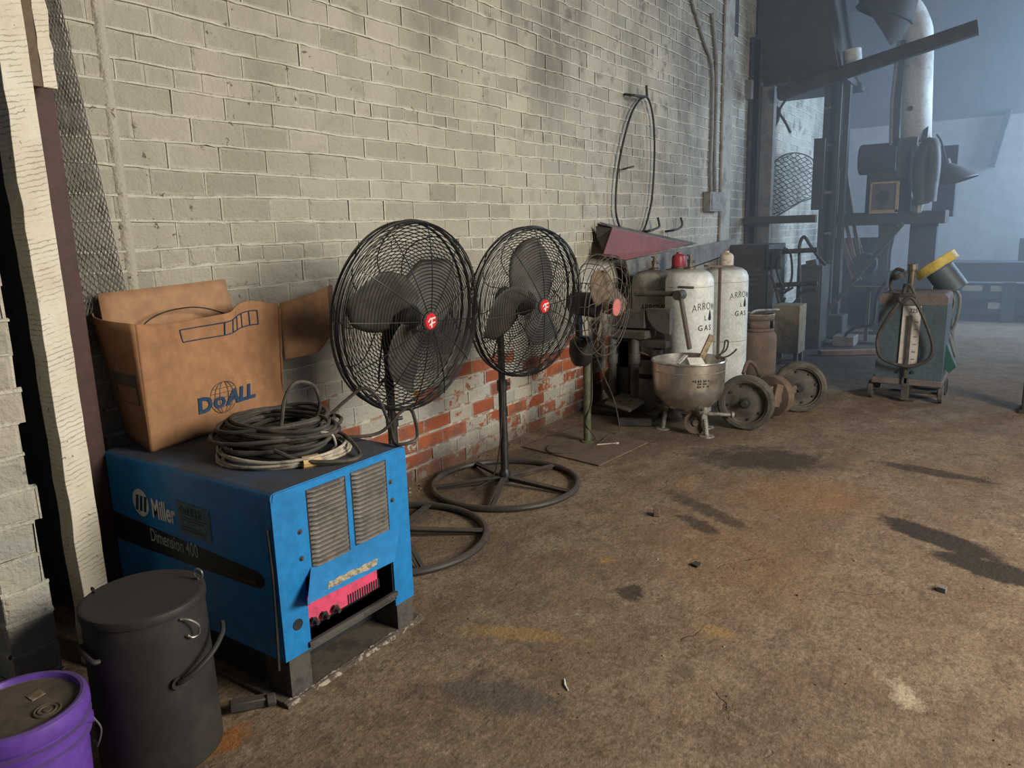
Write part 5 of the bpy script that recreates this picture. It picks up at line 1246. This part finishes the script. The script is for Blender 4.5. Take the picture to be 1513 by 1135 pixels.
# hanging ring hose
o = MB().tube(bez([P(1362,302,'x',10.5), P(1360,270,'x',10.5), P(1362,235,'x',10.5), P(1372,214,'x',10.5), P(1378,222,'x',10.5), P(1378,250,'x',10.5), P(1374,280,'x',10.5), P(1372,298,'x',10.5)], 6), .085, 14).build('flexible_hose', M['machine_grey']); tag(o, 'thick grey flexible hose bent over beside the white exhaust pipe', 'hose')
# cone lamp
c_ = P(1396,262,'x',10.95); rt = empty('cone_lamp', c_, 'wide grey conical lampshade hanging beside the flexible hose', 'lamp')
d_ = (Vector((0,.30,.20))).normalized()
cb = P(1408,271,'x',10.95); 
MB().lathe([(.30,0),(.292,.02),(.20,.11),(.10,.20),(.05,.24),(.045,.30),(0,.30)], cb-Vector((0,-.02,.0)), (0,.28,1), seg=40).build('lamp_shade', M['machine_grey'], rt, solid=.006)
MB().tube(bez([cb+Vector((0,.10,.29)), cb+Vector((0,.16,.5)), cb+Vector((0,.22,.6))], 5), .012, 6).build('drop_rod', M['far_dark'], rt)
rt = empty('dark_backdrop', (11.7, 2.0, 0), 'added dark partition behind the leaning boards and brace', 'backdrop')  # backdrop sheet added to darken the view behind the machine
a, b = P(1222,352,'x',11.7), P(1312,430,'x',11.7)
MB().box((11.7, b.y, 0), (11.74, min(a.y,2.9), a.z)).build('sheet', M['dark_sheet'], rt, smooth=0)
for i in range(4):
    y_ = b.y+(min(a.y,2.9)-b.y)*(i+.5)/4; MB().box((11.66, y_-.03, 0), (11.70, y_+.03, a.z-.02)).build('rib', M['far_dark'], rt, smooth=0)
rt = empty('dark_filler', (11.5, 1.0, 0), 'low dark added chest standing behind the cutter, under the shelf beam', 'filler')  # block added to keep the gap under the shelf beam dark
a, b = P(1312,405,'x',11.5), P(1392,470,'x',11.5)
MB().box((11.5, b.y, 0), (12.1, a.y, a.z)).build('body', M['dark_sheet'], rt, smooth=0, bevel=.01)
for i in range(3): MB().box((11.48, b.y+.04, .12+i*.24), (11.502, a.y-.04, .12+i*.24+.2)).build('front_strip', M['far_dark'], rt, smooth=0, bevel=.004)
# floor clutter in the dark
o = MB().tube(bez([P(1245,510,'x',9.6), P(1252,492,'x',9.6), P(1270,482,'x',9.6), P(1290,478,'x',9.6), P(1296,440,'x',9.6), P(1310,415,'x',9.6)], 6), .018, 8).build('dark_hose', M['hose_dark']); tag(o, 'dark hose curving up from the floor behind the blue grey cutter', 'hose')
p = P(1245,505,'z',.06); o = MB().box((p.x, p.y-.12, .0), (p.x+.3, p.y+.12, .12)).build('grey_block', M['grey_sheet'], bevel=.01); tag(o, 'small grey block lying on the dark floor below the brace', 'block')
p = P(1258,520,'z',.03); o = MB().beam((p.x-.2, p.y+.3, .03), (p.x+.3, p.y-.5, .03), .10, .05).build('floor_board', M['old_board']); tag(o, 'dull board lying on the dark floor beyond the wheel axle', 'board')
p = P(1283,425,'x',9.9); o = MB().box((9.9, p.y-.22, p.z-.03), (10.0, p.y+.18, p.z+.01)).box((9.93, p.y-.02, 0), (9.97, p.y+.02, p.z)).box((9.85, p.y-.12, 0), (10.05, p.y+.12, .03)).build('work_stand', M['machine_grey']); tag(o, 'low dark work stand behind the blue grey cutter', 'stand')

# ------------------------------------------------------------------ plasma cutter on wheels
F0 = Vector((6.80, .74, 0))
rt = empty('plasma_cutter', F0, 'blue grey wheeled cutting machine with white scale plate and hoses', 'cutter')
yL, yR = .965, .475
def pf(x, y, xx=6.80): return P(x, y, 'x', xx)
zt = pf(1350,434).z; zb = pf(1340,566).z
MB().box((6.80, yR, zb+.03), (7.28, yL, zt-.088)).build('lower_case', M['teal'], rt, smooth=0)
tp = [(yL,zt-.088)]+[(yL-.04+.04*math.cos(PI/2*i/6), zt-.04+.04*math.sin(PI/2*i/6)) for i in range(7)]+[(yR+.04-.04*math.sin(PI/2*i/6), zt-.04+.04*math.cos(PI/2*i/6)) for i in range(7)]+[(yR,zt-.088)]
MB().prism([(6.80, a, b) for a, b in tp], (.48,0,0)).build('top_case', M['teal_top'], rt)
MB().box((6.78, yR-.01, zb-.015), (7.30, yL+.02, zb+.035)).build('base_tray', M['teal_top'], rt, bevel=.006)
pl_ = [pf(1335,452,6.79), pf(1362,452,6.79), pf(1354,540,6.79), pf(1327,537,6.79)]
sp2 = MB().prism(pl_, (-.006,0,0)).build('scale_plate', M['scale_plate'], rt, smooth=0)
MB().prism([pf(1346,471,6.78), pf(1348,471,6.78), pf(1342.5,531,6.78), pf(1340,531,6.78)], (-.003,0,0)).build('scale_slot', M['blue_inside'], sp2, smooth=0)
tk = MB()
for i in range(6):
    a = pf(1354.5-i*1.2,476+i*11,6.782); tk.box((6.780, a.y-.012, a.z-.002), (6.783, a.y+.012, a.z+.003))
tk.build('scale_ticks', M['blue_ink_dull'], sp2, smooth=0)
MB().text('225', .05, plane_map(pf(1344,462,6.782), (0,-1,0), (0,0,1)), sx=.8).build('scale_number', M['blue_ink_dull'], sp2, smooth=0)
MB().box((6.76, .70, .02), (6.785, .755, zb+.05)).box((6.76,.715,zb), (6.775,.74,.72)).build('front_bar', M['machine_grey'], rt, smooth=0, bevel=.003)
for px_, py_ in ((1327,549),(1348,550)): MB().lathe([(.0,.012),(.010,.012),(.014,0)][::-1], pf(px_,py_,6.795), (-1,0,0), seg=14).build('screw', M['dark_steel'], rt)
for y_ in (yL+.03, yR-.0): 
    MB().lathe([(.062,-.018),(.075,-.014),(.075,.014),(.062,.018),(.03,.018),(.028,.026),(0,.026)], (6.86, y_, .076), (0,1,0), seg=28).lathe([(.062,-.018),(0,-.018)], (6.86, y_, .076), (0,1,0), seg=28).build('wheel', M['tire'], rt)
    MB().lathe([(.062,-.018),(.075,-.014),(.075,.014),(.062,.018),(.0,.018)], (7.22, y_, .076), (0,1,0), seg=28).build('wheel', M['tire'], rt)
MB().cyl((6.86, yL+.03, .076), (6.86, yR, .076), .010, seg=10).build('axle', M['dark_steel'], rt); MB().cyl((7.22, yL+.03, .076), (7.22, yR, .076), .010, seg=10).build('axle', M['dark_steel'], rt)
MB().box((6.80, .66, .0), (6.835, .80, .016)).box((6.80,.70,.016),(6.83,.76,zb-.0)).build('rest_foot', M['machine_grey'], rt, smooth=0)
# torch handle and hose loop
hs = bez([pf(1338,420,6.76), pf(1332,440,6.72), pf(1315,465,6.72), pf(1300,490,6.73), pf(1296,510,6.73), pf(1302,528,6.73), pf(1322,538,6.72), pf(1345,541,6.72), pf(1368,534,6.72), pf(1378,520,6.72), pf(1376,500,6.72), pf(1365,470,6.71), pf(1354,448,6.71), pf(1345,440,6.71), pf(1332,446,6.71), pf(1330,438,6.71), pf(1346,436,6.71), pf(1354,440,6.71)], 6)
MB().tube(hs, .015, 8).build('torch_hose', M['hose_dark'], rt)
MB().tube(bez([pf(1333,442,6.72), pf(1338,424,6.72), pf(1345,422,6.72), pf(1352,436,6.72)], 5), .012, 8).build('torch_hook', M['hose_dark'], rt)
MB().cyl(pf(1345,432,6.95), pf(1349,392,6.95), .028, seg=14).cyl(pf(1349,400,6.95), pf(1349,390,6.95), .036, seg=8).beam(pf(1342,398,6.95), pf(1354,402,6.95), .03, .06).build('regulator', M['brass'], rt, bevel=.004)
MB().tube(bez([pf(1335,400,6.96), pf(1325,398,6.98), pf(1318,408,7.0), pf(1316,425,7.02), pf(1322,432,7.02)], 5), .014, 8).cyl(pf(1328,404,6.95), pf(1330,412,6.95), .05, seg=16).build('gas_fitting', M['hose_dark'], rt)
MB().prism([pf(1396,500,7.0), pf(1402,516,7.0), pf(1413,542,7.0), pf(1402,552,7.0), pf(1396,545,7.0), pf(1392,535,7.0)], (.06,0,0)).build('rear_bracket', M['teal_green'], rt, smooth=0, bevel=.004)
# lamp head / filter lying on the cutter
rt = empty('filter_canister', pf(1395,410,7.42), 'teal canister with a yellow cap tilted on a stand behind the cutter', 'canister')
ca, cb = pf(1388,398,7.42), pf(1412,430,7.42); dd = (cb-ca).normalized()
MB().cyl(ca, cb, .115, seg=32).build('canister_body', M['teal'], rt, bevel=.006)
yd = (pf(1408,394,7.42)-pf(1352,422,7.42)).normalized()
MB().lathe([(.0,.0),(.175,.0),(.18,.006),(.18,.075),(.175,.08),(0,.08)], ca-dd*.085, dd, seg=40).build('yellow_cap', M['yellow'], rt)
MB().cyl((7.47, ca.y+.02, .02), (7.47, ca.y+.02, ca.z-.06), .022, seg=12).cyl((7.47, ca.y+.02, 0), (7.47, ca.y+.02, .02), .12, seg=24).build('stand', M['dark_steel'], rt)
rt = empty('hose_bundle', pf(1405,470,7.45), 'bundle of grey hoses hanging down behind the cutter', 'hose')
for i, h_ in enumerate(([(1412,428),(1418,440),(1416,462),(1408,485),(1392,500)], [(1408,432),(1410,450),(1402,470),(1396,486)], [(1400,434),(1402,455),(1399,475),(1404,500),(1412,528)], [(1404,445),(1398,456),(1392,460)], [(1406,470),(1408,500),(1414,525)])):
    MB().tube(bez([P(x_, y_, 'x', 7.44+.02*i) for x_, y_ in h_], 6), .014, 7).build('hose', M['hose_grey'], rt)

# ------------------------------------------------------------------ bench and racks along the far wall
rt = empty('long_bench', (12.9, .2, 0), 'long dark work bench with lower shelves in the bluish haze by the far wall', 'bench')
def xx(pa, pb, x_, dep, name, m, bev=.01):
    a, b = P(*pa,'x',x_), P(*pb,'x',x_)
    return MB().box((x_, min(a.y,b.y), max(.0,min(a.z,b.z))), (x_+dep, max(a.y,b.y), max(a.z,b.z))).build(name, m, rt, bevel=bev, smooth=0)
xx((1392,388),(1640,418), 12.6, .8, 'bench_top', M['far_dark'])
xx((1405,430),(1640,446), 12.7, .6, 'middle_shelf', M['far_dark'])
xx((1400,455),(1640,470), 12.7, .6, 'lower_shelf', M['far_dark'])
xx((1482,418),(1496,478), 12.65, .08, 'leg', M['far_dark']); xx((1400,418),(1408,478), 12.65, .08, 'leg', M['far_dark']); xx((1600,418),(1612,478), 12.65, .08, 'leg', M['far_dark'])
xx((1405,418),(1640,478), 13.3, .03, 'back_panel', M['far_dark'])
for i, (a, b, lab) in enumerate((((1422,419),(1451,426),'longer pale flat box lying on the upper shelf of the long bench'), ((1464,419),(1488,426),'shorter pale flat box beside the bench leg on the upper shelf'), ((1460,445),(1480,453),'pale flat box on the lower shelf of the long bench'))):
    p, q = P(*a,'x',12.68), P(*b,'x',12.68); z0 = {0: P(1405,430,'x',12.7).z, 1: P(1405,430,'x',12.7).z, 2: P(1400,455,'x',12.7).z}[i]
    tag(MB().box((12.72, q.y, z0+.001), (13.0, p.y, z0+abs(p.z-q.z)+.02)).build('flat_box', M['white_board'], smooth=0, bevel=.004), lab, 'box', 'pale boxes on the long bench')
a, b = P(1491,163,'x',13.93), P(1465,247,'x',13.93)
tag(MB().beam(a+(a-b)*.02, b, .08, .10, (1,0,0)).build('hanging_strut', M['far_dark'], bevel=.006), 'dark steel strut hanging down before the pale far wall', 'strut')
a, b = P(1505,350,'x',13.2), P(1516,388,'x',13.2)
vbar((1507,352),(1516,388), 13.0, .06, 'small_upright', M['far_dark'], 'short dark upright standing on the long bench at its visible end', 'upright')
a = P(1508,515,'x',6.9)
rt = empty('table_leg', (6.9, -.11, 0), 'dark steel leg of a table at the photo edge beyond the cutter', 'leg stand')
MB().box((6.78, -.20, 0), (6.92, -.075, .50)).build('post', M['dark_steel'], rt, bevel=.006)
MB().box((6.74, -.24, 0), (6.96, -.06, .02)).build('foot_plate', M['dark_steel'], rt, bevel=.003)

# ------------------------------------------------------------------ loose bits on the floor
db = MB(); rr = random.Random(31)
def chip(p, s):
    vs = []
    for k_ in range(6):
        a = 2*PI*k_/6; vs.append(p+Vector((s*rr.uniform(.6,1.2)*math.cos(a), s*rr.uniform(.5,1.1)*math.sin(a), .0005)))
    tp = [p+(q-p)*rr.uniform(.4,.75)+Vector((0,0,s*rr.uniform(.35,.8))) for q in vs]
    db.add(vs+tp, [tuple(range(6))[::-1], tuple(range(6,12))]+[(k_, (k_+1) % 6, 6+(k_+1) % 6, 6+k_) for k_ in range(6)])
for i in range(260):
    x_ = rr.uniform(1.3, 6.5); y_ = rr.uniform(-.2, 2.9)
    if x_ < 2.1 and y_ > 1.75: continue
    chip(Vector((x_, y_, 0)), rr.uniform(.002, .006)*(1.6 if rr.random() < .1 else 1))
for i in range(90): chip(Vector((rr.uniform(2.6, 4.6), 2.92-abs(rr.gauss(0, .06)), 0)), rr.uniform(.004, .012))
tag(db.build('floor_debris', worn('debris', (.10,.075,.055), (.32,.26,.19), scale=3, lo=.5, hi=.6, rough=.95), smooth=0), 'scattered grit and brick crumbs on the concrete floor', 'debris', kind='stuff')
p = P(835,1014,'z',0)
tag(MB().tube([p+Vector((-.018,-.022,.003)), p+Vector((0,0,.004)), p+Vector((.030,.020,.003))], [.0025,.004,.002], 6).build('paper_scrap', M['white_print']), 'slim white paper scrap lying alone on the bare floor', 'paper')
p = P(970,762,'z',0); tag(MB().box((p.x-.022, p.y-.016, .0005), (p.x+.022, p.y+.016, .028), rotz(.4)).build('steel_nut', M['rust'], bevel=.004), 'small rusty block lying on the floor before the fans', 'block')
p = P(1392,874,'z',0); tag(MB().prism([p+Vector((-.02,-.012,.0005)), p+Vector((.015,-.016,.0005)), p+Vector((.022,.010,.0005)), p+Vector((-.01,.018,.0005))], (.004,0,.018)).build('stone_chip', M['grey_sheet'], smooth=0), 'grey stone chip lying beside the dark oil patches', 'stone')
p = P(1028,836,'z',0); tag(MB().prism([p+Vector((-.022,-.012,.0005)), p+Vector((.018,-.016,.0005)), p+Vector((.024,.012,.0005)), p+Vector((-.012,.018,.0005))], (.002,0,.010)).build('tar_lump', M['rubber_black'], smooth=0), 'small black tar lump lying in mid floor', 'lump')
for o_ in [o_ for o_ in bpy.data.objects if o_.type == 'MESH' and not o_.data.polygons]: bpy.data.objects.remove(o_)
